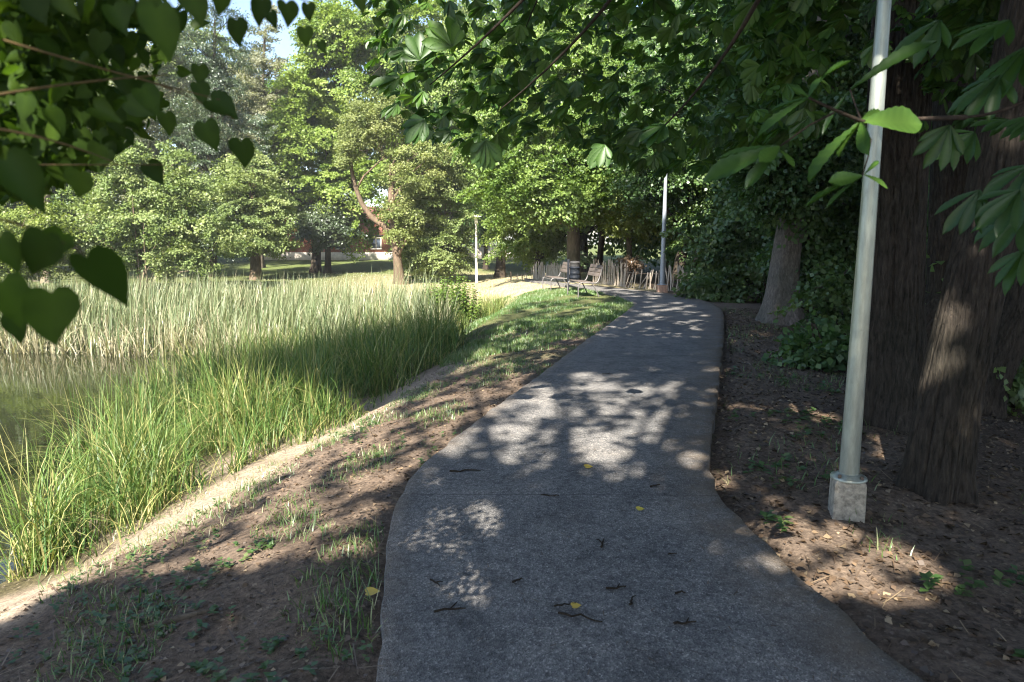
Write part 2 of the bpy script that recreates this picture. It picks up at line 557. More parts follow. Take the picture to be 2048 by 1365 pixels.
def xR(y):
    yy = np.r_[Rp[:rn.sum(), 1], 18, 22, 30, 60]
    xx = np.r_[Rp[:rn.sum(), 0], 4.9, 5.0, 5.2, 5.2]
    return np.interp(y, yy, xx)


lipy = [-9, 2, 3.37, 4.9, 7.4, 10, 12.7, 16.8, 20, 23.8, 27, 60]
lipx_ = [-4.6, -3.1, -2.72, -2.28, -1.55, -1.05, -0.62, -0.45, 0.1, 0.7, 0.2, 0.2]


def lipx(y):
    return np.interp(y, lipy, lipx_)


bump1 = mk_noise(1, 14, 1.2, 5.0)
bump2 = mk_noise(2, 18, 7, 22)
bumpl = mk_noise(3, 10, 0.15, 0.6)


def in_path(x, y, margin=0.0):
    """distance-like test through the two sampled edges"""
    P = np.stack([x, y], 1)
    poly = np.vstack([Lp, Rp[::-1]])
    inside = np.zeros(len(P), bool)
    x1, y1 = poly[:, 0], poly[:, 1]
    x2, y2 = np.roll(x1, -1), np.roll(y1, -1)
    for a, b, c, d in zip(x1, y1, x2, y2):
        if b == d:
            continue
        cond = (b > P[:, 1]) != (d > P[:, 1])
        xi = (c - a) * (P[:, 1] - b) / (d - b) + a
        inside ^= cond & (P[:, 0] < xi)
    return inside


def edge_dist(x, y):
    E = np.vstack([Lp[::2], Rp[::2]])
    out = np.full(len(x), 9e9)
    for i in range(0, len(x), 20000):
        p = np.stack([x[i:i + 20000], y[i:i + 20000]], 1)
        out[i:i + 20000] = np.sqrt(((p[:, None] - E[None]) ** 2).sum(2).min(1))
    return out


WL = -1.3


def height(x, y, fine=True):
    x = np.asarray(x, float)
    y = np.asarray(y, float)
    lip = lipx(y)
    s = lip - x
    pl = np.where(y < 16.5, xL(y), 3.0)
    w = np.interp(y, [-5, 3, 4.5, 5.5, 7.4, 10.7, 14, 20, 26], [3.0, 2.8, 2.5, 2.2, 3.2, 4.6, 4.4, 3.4, 3.0])
    zl = np.interp(y, [0, 6, 12, 16, 24, 30], [-0.36, -0.38, -0.36, -0.3, -0.22, -0.3])
    # shoulder between path and lip
    tt = np.clip((pl - x) / np.maximum(pl - lip, 0.3), 0, 1)
    zs = -0.03 + (zl + 0.03) * tt ** 1.4
    q = np.clip(s / w, 0, 1)
    zb = zl + (WL - zl) * (0.42 * sstep(0, 0.28, q) + 0.58 * sstep(0.15, 1.05, q)) / 1.0
    zb = np.where(s > w, zb - 0.12 * np.clip(s - w, 0, 4), zb)
    z = np.where(s > 0, np.minimum(zb, zl), zs)
    # far shore of the pond
    yf = np.interp(-x, [-2, 1, 6, 15, 40, 90], [24.5, 25, 28, 31, 33, 30])
    zlawn = np.interp(y, [18, 28, 47, 62, 120, 400], [-0.5, -0.62, -0.55, -0.15, 0.2, 0.5])
    t = sstep(yf - 2.2, yf + 2.2, y)
    left = sstep(1.5, -1.5, x - np.where(y > 24, 1.8, lip))
    z = z * (1 - t * left) + zlawn * t * left
    # right side falls away gently
    r = x - xR(y)
    zr = -0.055 - 0.10 * sstep(0.1, 2.4, r) - 0.13 * np.clip(r - 2.2, 0, 9)
    mid = (x > pl) | ((y > 16.5) & (x > 2.0))
    z = np.where((r > -0.3) & (y < 40), zr, np.where(mid & (r <= -0.3), np.maximum(z, -0.05) * 0 - 0.05, z))
    far = sstep(34, 48, y)
    z = z * (1 - far) + zlawn * far
    p = np.stack([x, y], -1).reshape(-1, 2)
    b = bump1(p).reshape(x.shape) * 0.018
    if fine:
        b = b + bump2(p).reshape(x.shape) * 0.006
    return z + b


def flat_near_path(x, y, h):
    h = np.array(h, float)
    m = (y > 15.5) & (y < 35) & (x > -3) & (x < 7)
    if m.any():
        d = edge_dist(x[m], y[m])
        k = sstep(0.15, 2.6, d)
        t_ = sstep(15.5, 17.5, y[m])
        k = 1 - (1 - k) * t_
        ins = in_path(x[m], y[m])
        k = np.where(ins, 0, k)
        h[m] = h[m] * k - 0.035 * (1 - k)
    return h


def spaced(a, b, fine0, fine1, d, grow=1.16):
    c = list(np.arange(fine0, fine1 + d / 2, d))
    st = d
    v = c[0]
    lo = []
    while v > a:
        st *= grow
        v -= st
        lo.append(v)
    st = d
    v = c[-1]
    hi = []
    while v < b:
        st *= grow
        v += st
        hi.append(v)
    return np.array(lo[::-1] + c + hi)


# ------------------------------------------------------------------ ground sheet
gx = spaced(-190, 190, -7.5, 8.0, 0.085)
gy = spaced(-60, 200, 1.0, 25.0, 0.1, 1.12)
X, Y = np.meshgrid(gx, gy)
H = height(X, Y)
xf, yf_ = X.ravel(), Y.ravel()
near = (xf > -3) & (xf < 8) & (yf_ > -9) & (yf_ < 36)
ip = np.zeros(len(xf), bool)
ip[near] = in_path(xf[near], yf_[near])
ed = np.full(len(xf), 9.0)
ed[near] = edge_dist(xf[near], yf_[near])
hf = flat_near_path(xf, yf_, H.ravel())
hf[ip] = np.minimum(hf[ip], np.where(ed[ip] > 0.12, -0.12, -0.06))
close = (~ip) & (ed < 0.22)
rgt = xf[close] > 0.5 * (xL(yf_[close]) + xR(yf_[close]))
hf[close] = np.minimum(hf[close], np.where(rgt & (yf_[close] < 17), -0.06, -0.035) - np.where(rgt, 0.06, 0.03) * (1 - ed[close] / 0.22))
gm = MB()
ny, nx = X.shape
i = np.arange(ny - 1)[:, None] * nx
j = np.arange(nx - 1)[None]
gm.add(np.stack([xf, yf_, hf], 1), np.stack([i + j, i + j + 1, i + nx + j + 1, i + nx + j], -1).reshape(-1, 4))
M['ground'] = groundmat()
ground = gm.build('ground', M['ground'], smooth=True)
tag(ground, kind='structure')


def lipd(x, y):
    return lipx(y) - x


def soil(x, y):
    dirt = np.array([0.142, 0.11, 0.086])
    dark = np.array([0.075, 0.056, 0.043])
    sand = np.array([0.315, 0.26, 0.205])
    green = np.array([0.085, 0.115, 0.035])
    dry = np.array([0.35, 0.31, 0.2])
    mud = np.array([0.05, 0.045, 0.025])
    p = np.stack([x, y], 1)
    c = np.tile(dirt, (len(x), 1))

    def lay(col, w):
        nonlocal c
        w = np.clip(w, 0, 1)[:, None]
        c = c * (1 - w) + col * w
    n = bumpl(p * 2.2) * 0.3 + bump1(p) * 0.25
    s = lipd(x, y)
    r = x - xR(y)
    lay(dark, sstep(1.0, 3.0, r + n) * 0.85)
    lay(green, sstep(0.35, 0.8, n + 0.2) * ((s < 0) & (r < 0) & (y > 5)) * 0.5)
    # bare sandy strip below the lip
    lay(sand, sstep(-0.3, 0.25, s + n * 0.3 + 0.12 * bump2(p * 0.35)) * sstep(13, 9, y))
    lay(mud * 1.5, sstep(0.62, 0.95, s / np.interp(y, [3, 5.5, 7.4, 10.7, 14], [2.8, 2.2, 3.0, 4.0, 4.0]) + 0.12 * bump1(p)))
    # mound by the benches
    lay(green, sstep(12.5, 15, y + n) * ((r < 0)) * 0.75)
    # lawns
    lay(dry, sstep(23.5, 25.5, y + n + np.clip(x - 1, 0, 9) * 0.6) * (x < 5) * sstep(-12, -4, x))
    lay(green * 1.15, sstep(43, 48, y + n * 3) * 0.9)
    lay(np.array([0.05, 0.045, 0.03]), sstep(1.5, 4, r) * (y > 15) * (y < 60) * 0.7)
    lay(mud, (sstep(0, -4, x + 8) * sstep(36, 30, y)) * 0.6)
    return c


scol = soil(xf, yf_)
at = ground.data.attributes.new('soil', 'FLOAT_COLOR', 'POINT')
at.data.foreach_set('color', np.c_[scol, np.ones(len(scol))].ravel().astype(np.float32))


def hgt(x, y):
    x, y = np.atleast_1d(np.asarray(x, float)), np.atleast_1d(np.asarray(y, float))
    return flat_near_path(x, y, height(x, y, True))


def gz(x, y):
    return float(hgt(x, y)[0])


# ------------------------------------------------------------------ path
pm = MB()
ncr = 26
u = np.linspace(0, 1, ncr)
jag = mk_noise(11, 12, 4, 18, 1)
tl = np.arange(NL)[:, None] * 0.09
dirv = unit(Rp - Lp)
La = Lp + dirv * (jag(tl) * 0.008)[:, None]
Ra = Rp - dirv * (jag(tl + 300) * 0.012)[:, None]
top = La[:, None] * (1 - u)[None, :, None] + Ra[:, None] * u[None, :, None]
pz = ZP + bump1(top.reshape(-1, 2) * 0.6).reshape(NL, ncr) * 0.004
tv = np.concatenate([top, pz[..., None]], -1)
sidL = np.concatenate([La - dirv * 0.015, np.full((NL, 1), -0.3)], 1)[:, None]
sidR = np.concatenate([Ra + dirv * 0.015, np.full((NL, 1), -0.3)], 1)[:, None]
rl = np.concatenate([La - dirv * 0.008, np.full((NL, 1), ZP - 0.012)], 1)[:, None]
rr_ = np.concatenate([Ra + dirv * 0.008, np.full((NL, 1), ZP - 0.012)], 1)[:, None]
tv = np.concatenate([sidL, rl, tv, rr_, sidR], 1)
nc = ncr + 4
i = np.arange(NL - 1)[:, None] * nc
j = np.arange(nc - 1)[None]
soilw = np.concatenate([[0, 0], np.clip((u - 0.76) / 0.24, 0, 1) ** 1.2 * 0.9 + np.clip((0.07 - u) / 0.07, 0, 1) * 0.6, [0.9, 0.9]])
pm.add(tv.reshape(-1, 3), np.stack([i + j, i + j + 1, i + nc + j + 1, i + nc + j], -1).reshape(-1, 4), np.tile(soilw, NL))
path = pm.build('path', pathmat(), smooth=True)
tag(path, kind='structure')

# ------------------------------------------------------------------ water
wm = MB()
wm.add([[-90, -40, WL], [-1.2, -40, WL], [-1.2, 36, WL], [-90, 36, WL]], [[0, 1, 2, 3]])
tag(wm.build('water', watermat()), kind='structure')

# ------------------------------------------------------------------ leaf templates (side, along, normal)
DIAMOND = (np.array([[0, 0, 0], [0.42, 0.45, 0.10], [0, 1, -0.05], [-0.42, 0.45, 0.10]]), [[0, 1, 2, 3]])
NARROW = (np.array([[0, 0, 0], [0.2, 0.4, 0.05], [0, 1, -0.05], [-0.2, 0.4, 0.05]]), [[0, 1, 2, 3]])
MAPLEL = (np.array([[0, 0, 0], [0.5, 0.18, 0.1], [0.3, 0.55, 0.05], [0, 1, -0.08], [-0.3, 0.55, 0.05], [-0.5, 0.18, 0.1]]), [[0, 1, 2, 3], [0, 3, 4, 5]])


def leaf_tpl(kind):
    return {'diamond': DIAMOND, 'narrow': NARROW, 'maple': MAPLEL}[kind]


def crown_tips(r, n, rx, ry, rz, seed, shell=0.55, rough=0.3):
    nz = mk_noise(seed, 8, 1.2, 3.2, 3)
    d = unit(r.normal(size=(n, 3)))
    rad = (shell + (1 - shell) * r.random(n)) ** 0.8
    rad = np.where(r.random(n) < 0.8, rad, r.random(n) ** 0.5 * shell)
    k = 1 + rough * np.clip(nz(d), -1.3, 1.3)
    p = d * (rad * k)[:, None] * np.array([rx, ry, rz])
    if n > 40:   # foliage gathers in boughs: pull the tips towards bough centres
        m = max(8, n // 8)
        cen = p[r.choice(n, m, False)] * r.uniform(0.9, 1.12, (m, 1))
        a = ((p[:, None] - cen[None]) ** 2).sum(2).argmin(1)
        off = p - cen[a]
        p = cen[a] + off * 0.9 * r.uniform(0.8, 1.3, m)[a][:, None]
        d = unit(d * 0.6 + unit(off) * 0.7)
    return p, d


def add_leaves(mb, r, tips, dirs, per, L, W, T, leaf, kind='diamond', layered=0.7, droop=0.2):
    """leaf sprays: a flat fan of leaves round every tip"""
    n = len(tips)
    out = unit(dirs * np.array([1, 1, 0.35]) + r.normal(size=(n, 3)) * 0.35 - np.array([0, 0, droop]))
    side = unit(np.cross(out, np.array([0, 0, 1.0])) + 1e-6)
    up = np.cross(side, out)
    roll = r.normal(0, 0.35, n)
    c, s_ = np.cos(roll)[:, None], np.sin(roll)[:, None]
    side, up = side * c + up * s_, up * c - side * s_
    sz = r.uniform(0.6, 1.35, n)
    a = r.beta(1.4, 1.6, (n, per)) * 1.5 - 0.75
    b = r.normal(0, 0.38, (n, per)) * (1.1 - np.abs(a))
    c2 = r.normal(0, 0.35, (n, per))
    sag = -0.25 * (a ** 2) * L
    P = tips[:, None] + (out[:, None] * (a * L)[..., None] + side[:, None] * (b * W)[..., None] + up[:, None] * (c2 * T + sag)[..., None]) * sz[:, None, None]
    m = n * per
    nrm = unit(np.repeat(up * layered + dirs * np.array([1, 1, 0.4]) * 0.55 + np.array([0, 0, 0.25]), per, 0) + r.normal(size=(m, 3)) * (0.8 - layered * 0.4))
    dd = unit(np.repeat(out, per, 0) * 0.6 + np.repeat(side, per, 0) * np.sign(b.ravel())[:, None] * 0.6 + r.normal(size=(m, 3)) * 0.5 - np.array([0, 0, droop]))
    tv_, tf_ = leaf_tpl(kind)
    clump = np.repeat(np.clip(r.normal(0.5, 0.16, n), 0.1, 0.9), per)
    tint = np.clip(clump + r.normal(0, 0.11, m), 0, 1)
    mb.scatter(tv_, tf_, P.reshape(-1, 3), dd, nrm, leaf * r.uniform(0.65, 1.3, m), tint)


def curve(p0, p1, p2, n):
    t = np.linspace(0, 1, n)[:, None]
    return (1 - t) ** 2 * p0 + 2 * t * (1 - t) * p1 + t * t * p2


def trunk_mesh(mb, r, pts, r0, r1, flare=1.6, n=14, ridges=9, depth=0.1, seed=0, rings=26):
    pts = np.asarray(pts, float)
    d = np.r_[0, np.cumsum(np.linalg.norm(np.diff(pts, axis=0), axis=1))]
    t = np.linspace(0, d[-1], rings)
    q = np.stack([np.interp(t, d, pts[:, k]) for k in range(3)], 1)
    for _ in range(2):
        q[1:-1] = (q[:-2] + q[1:-1] * 2 + q[2:]) / 4
    tt = t / d[-1]
    rad = r0 + (r1 - r0) * tt
    hh = q[:, 2] - q[0, 2]
    rad = rad * (1 + (flare - 1) * np.exp(-np.clip(hh, 0, 99) / (r0 * 2.2)))
    ns = mk_noise(seed + 50, 8, 1.0, 4.0, 3)

    def rid(th, dist):
        tt_, dd = np.meshgrid(th, dist)
        p = np.stack([np.cos(tt_) * ridges * 0.35, np.sin(tt_) * ridges * 0.35, dd * 0.7], -1).reshape(-1, 3)
        root = np.cos(tt_ * 5 + seed) * 0.16 * np.exp(-dd / (r0 * 2.5))
        return 1 + depth * 0.5 * ns(p).reshape(tt_.shape) + root
    mb.tube(q, rad, n, ridge=rid)
    return q, rad


def tree(name, label, cat, base, pts, r0, r1, crown, leafmat_, bark, n_tips, per, leaf, kind='diamond', spray=(1.0, 0.9, 0.18),
         group=None, layered=0.7, droop=0.2, limbs=26, seed=1, shell=0.55, rough=0.3, flare=1.5, zmin=None, extra=None, nseg=14, rings=26):
    """trunk points are relative to the base; crown = list of (centre, (rx,ry,rz), share)"""
    r = np.random.default_rng(seed)
    e = empty(name, base)
    tag(e, label, cat, group)
    tb = MB()
    q, rad = trunk_mesh(tb, r, pts, r0, r1, flare, nseg, seed=seed, rings=rings)
    lv = MB()
    for (c, rr, share) in crown:
        n = max(4, int(n_tips * share))
        p, d = crown_tips(r, n, rr[0], rr[1], rr[2], seed + 3, shell, rough)
        tips = p + np.asarray(c, float)
        if zmin is not None:
            keep = tips[:, 2] > zmin
            tips, d = tips[keep], d[keep]
        add_leaves(lv, r, tips, d, per, spray[0], spray[1], spray[2], leaf, kind, layered, droop)
        for k in r.choice(len(tips), min(int(limbs * share) + 1, len(tips)), False):
            tip = tips[k]
            hh = tip[2] - r.uniform(0.25, 0.6) * np.linalg.norm(tip[:2] - q[-1, :2]) - 0.5
            ki = int(np.argmin(np.abs(q[:, 2] - np.clip(hh, q[len(q) // 4, 2], q[-1, 2]))))
            p0 = q[ki]
            mid_ = p0 * 0.45 + tip * 0.55 + np.array([0, 0, r.uniform(-0.1, 0.5)]) + r.normal(size=3) * 0.25
            cv = curve(p0, mid_, tip, 7)
            tb.tube(cv, np.linspace(max(0.02, rad[ki] * 0.42), 0.012, 7), 6, cap=False)
    if extra is not None:
        extra(tb, lv, r, q, rad)
    tb.build('trunk', bark, e, smooth=True)
    lv.build('crown', leafmat_, e)
    return e


def up(*zs):
    return zs


def tbase(px, Y, dz=0.0):
    z = gz(XA(px, Y, -0.4), Y)
    x = XA(px, Y, z)
    return np.array([x, Y, gz(x, Y) - 0.06 + dz])


def rel(b, px, py, dY=0.0):
    return P3(px, py, b[1] + dY) - b


def cz(b, px, py, dY=0.0):
    return rel(b, px, py, dY)


def W(px, Y):
    return px / F * Y


# ================================================================== TREES beyond the pond
# pale willow-like bush left of centre
b = tbase(285, 31)
G_FAR = 'trees beyond the pond'


def stems(n, sp, top, rad):
    def f(tb, lv, r, q, radq):
        for k in range(n):
            a = r.uniform(-1, 1)
            x0 = np.array([a * 0.4, r.normal() * 0.3, 0])
            x2 = np.array([a * sp, r.normal() * 0.9, top * r.uniform(0.7, 1.0)])
            tb.tube(curve(x0, x0 * 0.4 + x2 * 0.6 + np.array([0, -0.2, 0.3]), x2, 9), np.linspace(rad, 0.012, 9), 6, cap=False)
    return f


tree('willow_tree', 'pale yellow-green bushy tree on thin pale stems behind the cattails', 'tree', b, [[0, 0, 0], [0.1, 0, 2], [0.3, 0, 4.5]], 0.07, 0.03,
     [(cz(b, 300, 430), (W(120, 31), 2.0, W(110, 31)), 0.36), (cz(b, 205, 470), (W(85, 31), 1.6, W(90, 31)), 0.2), (cz(b, 380, 480), (W(75, 31), 1.6, W(80, 31)), 0.18), (cz(b, 270, 340), (W(60, 31), 1.4, W(75, 31)), 0.14), (cz(b, 350, 370), (W(50, 31), 1.2, W(70, 31)), 0.12)], M['pale'], M['bark_pale'],
     364, 192, 0.105, 'diamond', (0.8, 0.6, 0.25), layered=0.45, limbs=22, seed=21, rough=0.25, extra=stems(9, 3.0, 5.6, 0.045), shell=0.5)
b = tbase(40, 30)
tree('willow_tree', 'low light green bush at the left edge behind the cattails', 'tree', b, [[0, 0, 0], [0, 0, 1.2], [0, 0, 2.6]], 0.06, 0.03,
     [(cz(b, 45, 490), (W(120, 30), 2, W(70, 30)), 1.0)], M['horn'], M['bark_pale'], 202, 192, 0.100, 'diamond', (0.8, 0.6, 0.25), layered=0.5, limbs=14, seed=22, extra=stems(5, 2, 2.4, 0.035))
b = tbase(92, 36)
tree('birch_tree', 'slim tree with a bare pale tan trunk at the left edge', 'tree', b, [[0, 0, 0], rel(b, 93, 440), rel(b, 96, 330), rel(b, 90, 120)], 0.17, 0.08,
     [(cz(b, 90, 200), (W(150, 36), 3, W(190, 36)), 1.0)], M['pale'], M['bark_pale'], 297, 192, 0.117, 'diamond', (0.9, 0.8, 0.2), seed=23)
b = tbase(72, 37.5)
tree('birch_tree', 'greyer slim trunk standing just left of the pale tan one', 'tree', b, [[0, 0, 0], rel(b, 74, 430), rel(b, 70, 330), rel(b, 60, 120)], 0.15, 0.08,
     [(cz(b, 0, 190), (W(150, 37), 3, W(200, 37)), 1.0)], M['mid'], M['bark_grey'], 297, 192, 0.125, 'diamond', (0.9, 0.8, 0.2), seed=24)
b = tbase(425, 42)
tree('larch_tree', 'tall dark blue-green tree with a black trunk behind the pale bush', 'tree', b, [[0, 0, 0], rel(b, 424, 400), rel(b, 426, 200), rel(b, 430, 40)], 0.24, 0.06,
     [(cz(b, 428, 130), (W(62, 42), 2.0, W(130, 42)), 0.35), (cz(b, 425, 300), (W(85, 42), 2.6, W(130, 42)), 0.4), (cz(b, 430, 440), (W(70, 42), 2.4, W(90, 42)), 0.25)], M['dark'], M['bark_dark'],
     405, 210, 0.125, 'narrow', (1.1, 0.7, 0.16), layered=0.6, droop=0.35, limbs=40, seed=25, shell=0.35)
b = tbase(520, 52)
tree('poplar_tree', 'silvery grey-green tall tree between the dark tree and the maple', 'tree', b, [[0, 0, 0], rel(b, 520, 300), rel(b, 530, 60)], 0.25, 0.07,
     [(cz(b, 515, 210), (W(80, 52), 3, W(170, 52)), 0.6), (cz(b, 465, 280), (W(75, 52), 2.5, W(150, 52)), 0.4)], M['silver'], M['bark_grey'],
     351, 210, 0.125, 'diamond', (1.0, 0.8, 0.3), layered=0.3, limbs=40, seed=26, shell=0.35)
b = tbase(250, 50)
tree('poplar_tree', 'grey-green tree rising behind the pale bush at the left', 'tree', b, [[0, 0, 0], rel(b, 255, 300), rel(b, 250, 60)], 0.25, 0.07,
     [(cz(b, 250, 200), (W(130, 50), 4, W(210, 50)), 1.0)], M['silver'], M['bark_grey'], 351, 210, 0.134, 'diamond', (1.1, 0.9, 0.3), layered=0.4, limbs=30, seed=27, shell=0.45)
b = tbase(512, 39)
tree('lime_tree', 'small pale green tree with a stout brown trunk at the reed edge', 'tree', b, [[0, 0, 0], rel(b, 511, 500), rel(b, 508, 420), rel(b, 505, 340)], 0.29, 0.16,
     [(cz(b, 490, 380), (W(70, 39), 2.4, W(95, 39)), 0.45), (cz(b, 540, 430), (W(60, 39), 2.0, W(60, 39)), 0.25), (cz(b, 515, 480), (W(82, 39), 2.2, W(28, 39)), 0.3)], M['pale'], M['bark_orange'],
     310, 210, 0.113, 'diamond', (0.9, 0.8, 0.15), layered=0.65, limbs=22, seed=28, flare=1.25)
b = tbase(632, 47)
tree('maple_tree', 'great bright yellow-green maple in the middle distance', 'tree', b, [[0, 0, 0], rel(b, 634, 470), rel(b, 650, 350), rel(b, 680, 180)], 0.3, 0.12,
     [(cz(b, 700, 110), (W(185, 47), 5.0, W(160, 47)), 0.46), (cz(b, 600, 270), (W(105, 47), 3.5, W(125, 47)), 0.3), (cz(b, 720, 330), (W(120, 47), 3.5, W(110, 47)), 0.24)], M['maple'], M['bark_dark'],
     760, 227, 0.152, 'maple', (1.25, 1.05, 0.2), layered=0.7, limbs=40, seed=29, shell=0.6, rough=0.35)
b = tbase(656, 46)
tree('lime_tree', 'dark shaded tree whose slim black trunk stands before the brick wall', 'tree', b, [[0, 0, 0], rel(b, 656, 480), rel(b, 660, 400), rel(b, 660, 330)], 0.2, 0.1,
     [(cz(b, 650, 445), (W(70, 46), 2.4, W(45, 46)), 1.0)], M['dark'], M['bark_dark'], 202, 192, 0.134, 'diamond', (1.0, 0.9, 0.15), seed=30, limbs=18)


# leaning tree with a curved limb
b = tbase(800, 35)


def curved_limb(tb, lv, r, q, rad):
    pts = np.array([rel(b, 788, 478), rel(b, 768, 452), rel(b, 742, 434), rel(b, 722, 405), rel(b, 711, 375), rel(b, 703, 340), rel(b, 698, 300), rel(b, 706, 260)])
    tb.tube(pts, np.linspace(0.17, 0.06, len(pts)), 10, cap=False)
    tb.tube(np.array([rel(b, 712, 380), rel(b, 728, 352), rel(b, 752, 330), rel(b, 772, 310)]), [0.06, 0.05, 0.035, 0.02], 6, cap=False)
    for c, rr, n in (((725, 255), (62, 60), 90), ((770, 235), (60, 55), 70), ((690, 300), (22, 40), 22)):
        p, d = crown_tips(r, n, W(rr[0], 35), 1.5, W(rr[1], 35), 77, 0.5, 0.25)
        add_leaves(lv, r, p + rel(b, *c), d, 170, 0.6, 0.5, 0.3, 0.085, 'diamond', 0.25, 0.3)
    for k in range(26):   # dead twigs under the crown
        p0 = rel(b, r.uniform(740, 850), r.uniform(270, 300))
        p2 = p0 + np.array([r.uniform(-.8, .6), r.normal() * .4, r.uniform(-1.1, -.2)])
        tb.tube(curve(p0, (p0 + p2) / 2 + r.normal(size=3) * .15, p2, 5), np.linspace(0.018, 0.006, 5), 4, cap=False)


tree('leaning_tree', 'tree forking low with a long limb curving left over the reeds', 'tree', b, [[0, 0, 0], rel(b, 793, 500), rel(b, 787, 460), rel(b, 782, 400), rel(b, 784, 330)], 0.26, 0.12,
     [(cz(b, 850, 330), (W(60, 35), 1.8, W(50, 35)), 0.55), (cz(b, 815, 430), (W(38, 35), 1.2, W(50, 35)), 0.45)], M['pale'], M['bark_orange'],
     148, 192, 0.097, 'diamond', (0.7, 0.6, 0.25), layered=0.4, limbs=14, seed=31, flare=1.35, extra=curved_limb)
b = tbase(880, 37)
tree('hazel_tree', 'dense light green tree with leaves to the ground left of the white lamp', 'tree', b, [[0, 0, 0], rel(b, 890, 480), rel(b, 893, 380), rel(b, 890, 310)], 0.13, 0.05,
     [(cz(b, 868, 390), (W(62, 37), 2.1, W(90, 37)), 0.5), (cz(b, 865, 495), (W(62, 37), 2.1, W(52, 37)), 0.5)], M['pale'], M['bark_pale'],
     405, 210, 0.105, 'diamond', (0.85, 0.7, 0.14), layered=0.7, droop=0.3, limbs=22, seed=32)
b = tbase(1000, 41)
tree('hornbeam_tree', 'yellow-green tree on a dark trunk right of the white lamp', 'tree', b, [[0, 0, 0], rel(b, 1002, 500), rel(b, 998, 400), rel(b, 985, 150)], 0.27, 0.1,
     [(cz(b, 1000, 330), (W(75, 41), 2.6, W(120, 41)), 0.55), (cz(b, 950, 180), (W(110, 41), 3, W(130, 41)), 0.45)], M['horn'], M['bark_dark'],
     445, 210, 0.122, 'diamond', (1.1, 0.9, 0.14), layered=0.75, droop=0.25, limbs=26, seed=33)
b = tbase(972, 50)
tree('lime_tree', 'mid green tree closing the gap right behind the white lamp post', 'tree', b, [[0, 0, 0], rel(b, 972, 470), rel(b, 972, 380)], 0.18, 0.08,
     [(cz(b, 968, 430), (W(60, 50), 2.4, W(60, 50)), 1.0)], M['mid'], M['bark_dark'], 200, 190, 0.12, 'diamond', (1.0, 0.9, 0.2), seed=45, limbs=18)
b = tbase(900, 58)
tree('poplar_tree', 'pale tree top filling the gap above the leaning tree', 'tree', b, [[0, 0, 0], rel(b, 900, 350), rel(b, 890, 80)], 0.3, 0.1,
     [(cz(b, 870, 180), (W(130, 58), 4, W(170, 58)), 1.0)], M['pale'], M['bark_grey'], 445, 210, 0.150, 'diamond', (1.2, 1.0, 0.25), layered=0.5, limbs=26, seed=34)

# ================================================================== hornbeams behind the benches
b9 = tbase(1147, 28)
tree('hornbeam_tree', 'broad bright green hornbeam whose thick trunk rises behind the litter bin', 'tree', b9, [[0, 0, 0], rel(b9, 1147, 480), rel(b9, 1146, 420), rel(b9, 1150, 250), rel(b9, 1160, 60)], 0.27, 0.16,
     [(cz(b9, 1120, 390, -2.0), (W(125, 28), 1.8, W(55, 28)), 0.32), (cz(b9, 1150, 300, -1.5), (W(165, 28), 2.2, W(85, 28)), 0.38), (cz(b9, 1130, 160), (W(190, 28), 3.2, W(110, 28)), 0.3)], M['horn'], M['bark_grey'],
     756, 210, 0.105, 'diamond', (0.95, 0.8, 0.11), layered=0.8, droop=0.3, limbs=40, seed=35, flare=1.15, nseg=20)
b = tbase(1075, 33)
tree('hornbeam_tree', 'low leafy hornbeam screen behind the left part of the paling fence', 'tree', b, [[0, 0, 0], rel(b, 1075, 470), rel(b, 1078, 400)], 0.16, 0.07,
     [(cz(b, 1075, 455), (W(75, 33), 1.6, W(62, 33)), 1.0)], M['horn'], M['bark_dark'], 229, 210, 0.105, 'diamond', (0.9, 0.8, 0.12), layered=0.8, droop=0.3, limbs=18, seed=36)
b = tbase(1196, 30)
tree('hornbeam_tree', 'slender dark trunk leaning right just behind the near bench', 'tree', b, [[0, 0, 0], rel(b, 1206, 440), rel(b, 1215, 330), rel(b, 1230, 120)], 0.14, 0.07,
     [(cz(b, 1240, 300), (W(110, 30), 2.2, W(110, 30)), 1.0)], M['horn'], M['bark_dark'], 351, 210, 0.109, 'diamond', (0.95, 0.8, 0.12), layered=0.8, droop=0.3, limbs=22, seed=37)
b = tbase(1260, 29)
tree('hornbeam_tree', 'slim hornbeam with brown leaves at its foot between bench and blue lamp', 'tree', b, [[0, 0, 0], rel(b, 1258, 480), rel(b, 1262, 380), rel(b, 1270, 150)], 0.13, 0.07,
     [(cz(b, 1290, 400, -1.0), (W(95, 29), 1.8, W(70, 29)), 0.5), (cz(b, 1300, 270), (W(110, 29), 2.2, W(100, 29)), 0.5)], M['horn'], M['bark_grey'],
     405, 210, 0.109, 'diamond', (0.95, 0.8, 0.12), layered=0.8, droop=0.3, limbs=22, seed=38)
b = tbase(1353, 24.5)
tree('hornbeam_tree', 'dark thick trunk leaning right just right of the blue lamp', 'tree', b, [[0, 0, 0], rel(b, 1364, 510), rel(b, 1376, 440), rel(b, 1400, 300), rel(b, 1420, 100)], 0.22, 0.12,
     [(cz(b, 1390, 330, -0.5), (W(120, 24.5), 2.0, W(90, 24.5)), 0.5), (cz(b, 1400, 190), (W(140, 24.5), 2.4, W(110, 24.5)), 0.5)], M['mid'], M['bark_dark'],
     486, 210, 0.105, 'diamond', (0.95, 0.8, 0.12), layered=0.75, droop=0.3, limbs=26, seed=39)
b = tbase(1388, 23.5)
tree('hornbeam_tree', 'second dark leaning trunk beside the fanned palings', 'tree', b, [[0, 0, 0], rel(b, 1400, 500), rel(b, 1412, 420), rel(b, 1430, 250)], 0.17, 0.09,
     [(cz(b, 1455, 420), (W(90, 23.5), 2.0, W(90, 23.5)), 1.0)], M['mid'], M['bark_dark'], 310, 210, 0.105, 'diamond', (0.95, 0.8, 0.12), layered=0.75, droop=0.3, limbs=22, seed=40)

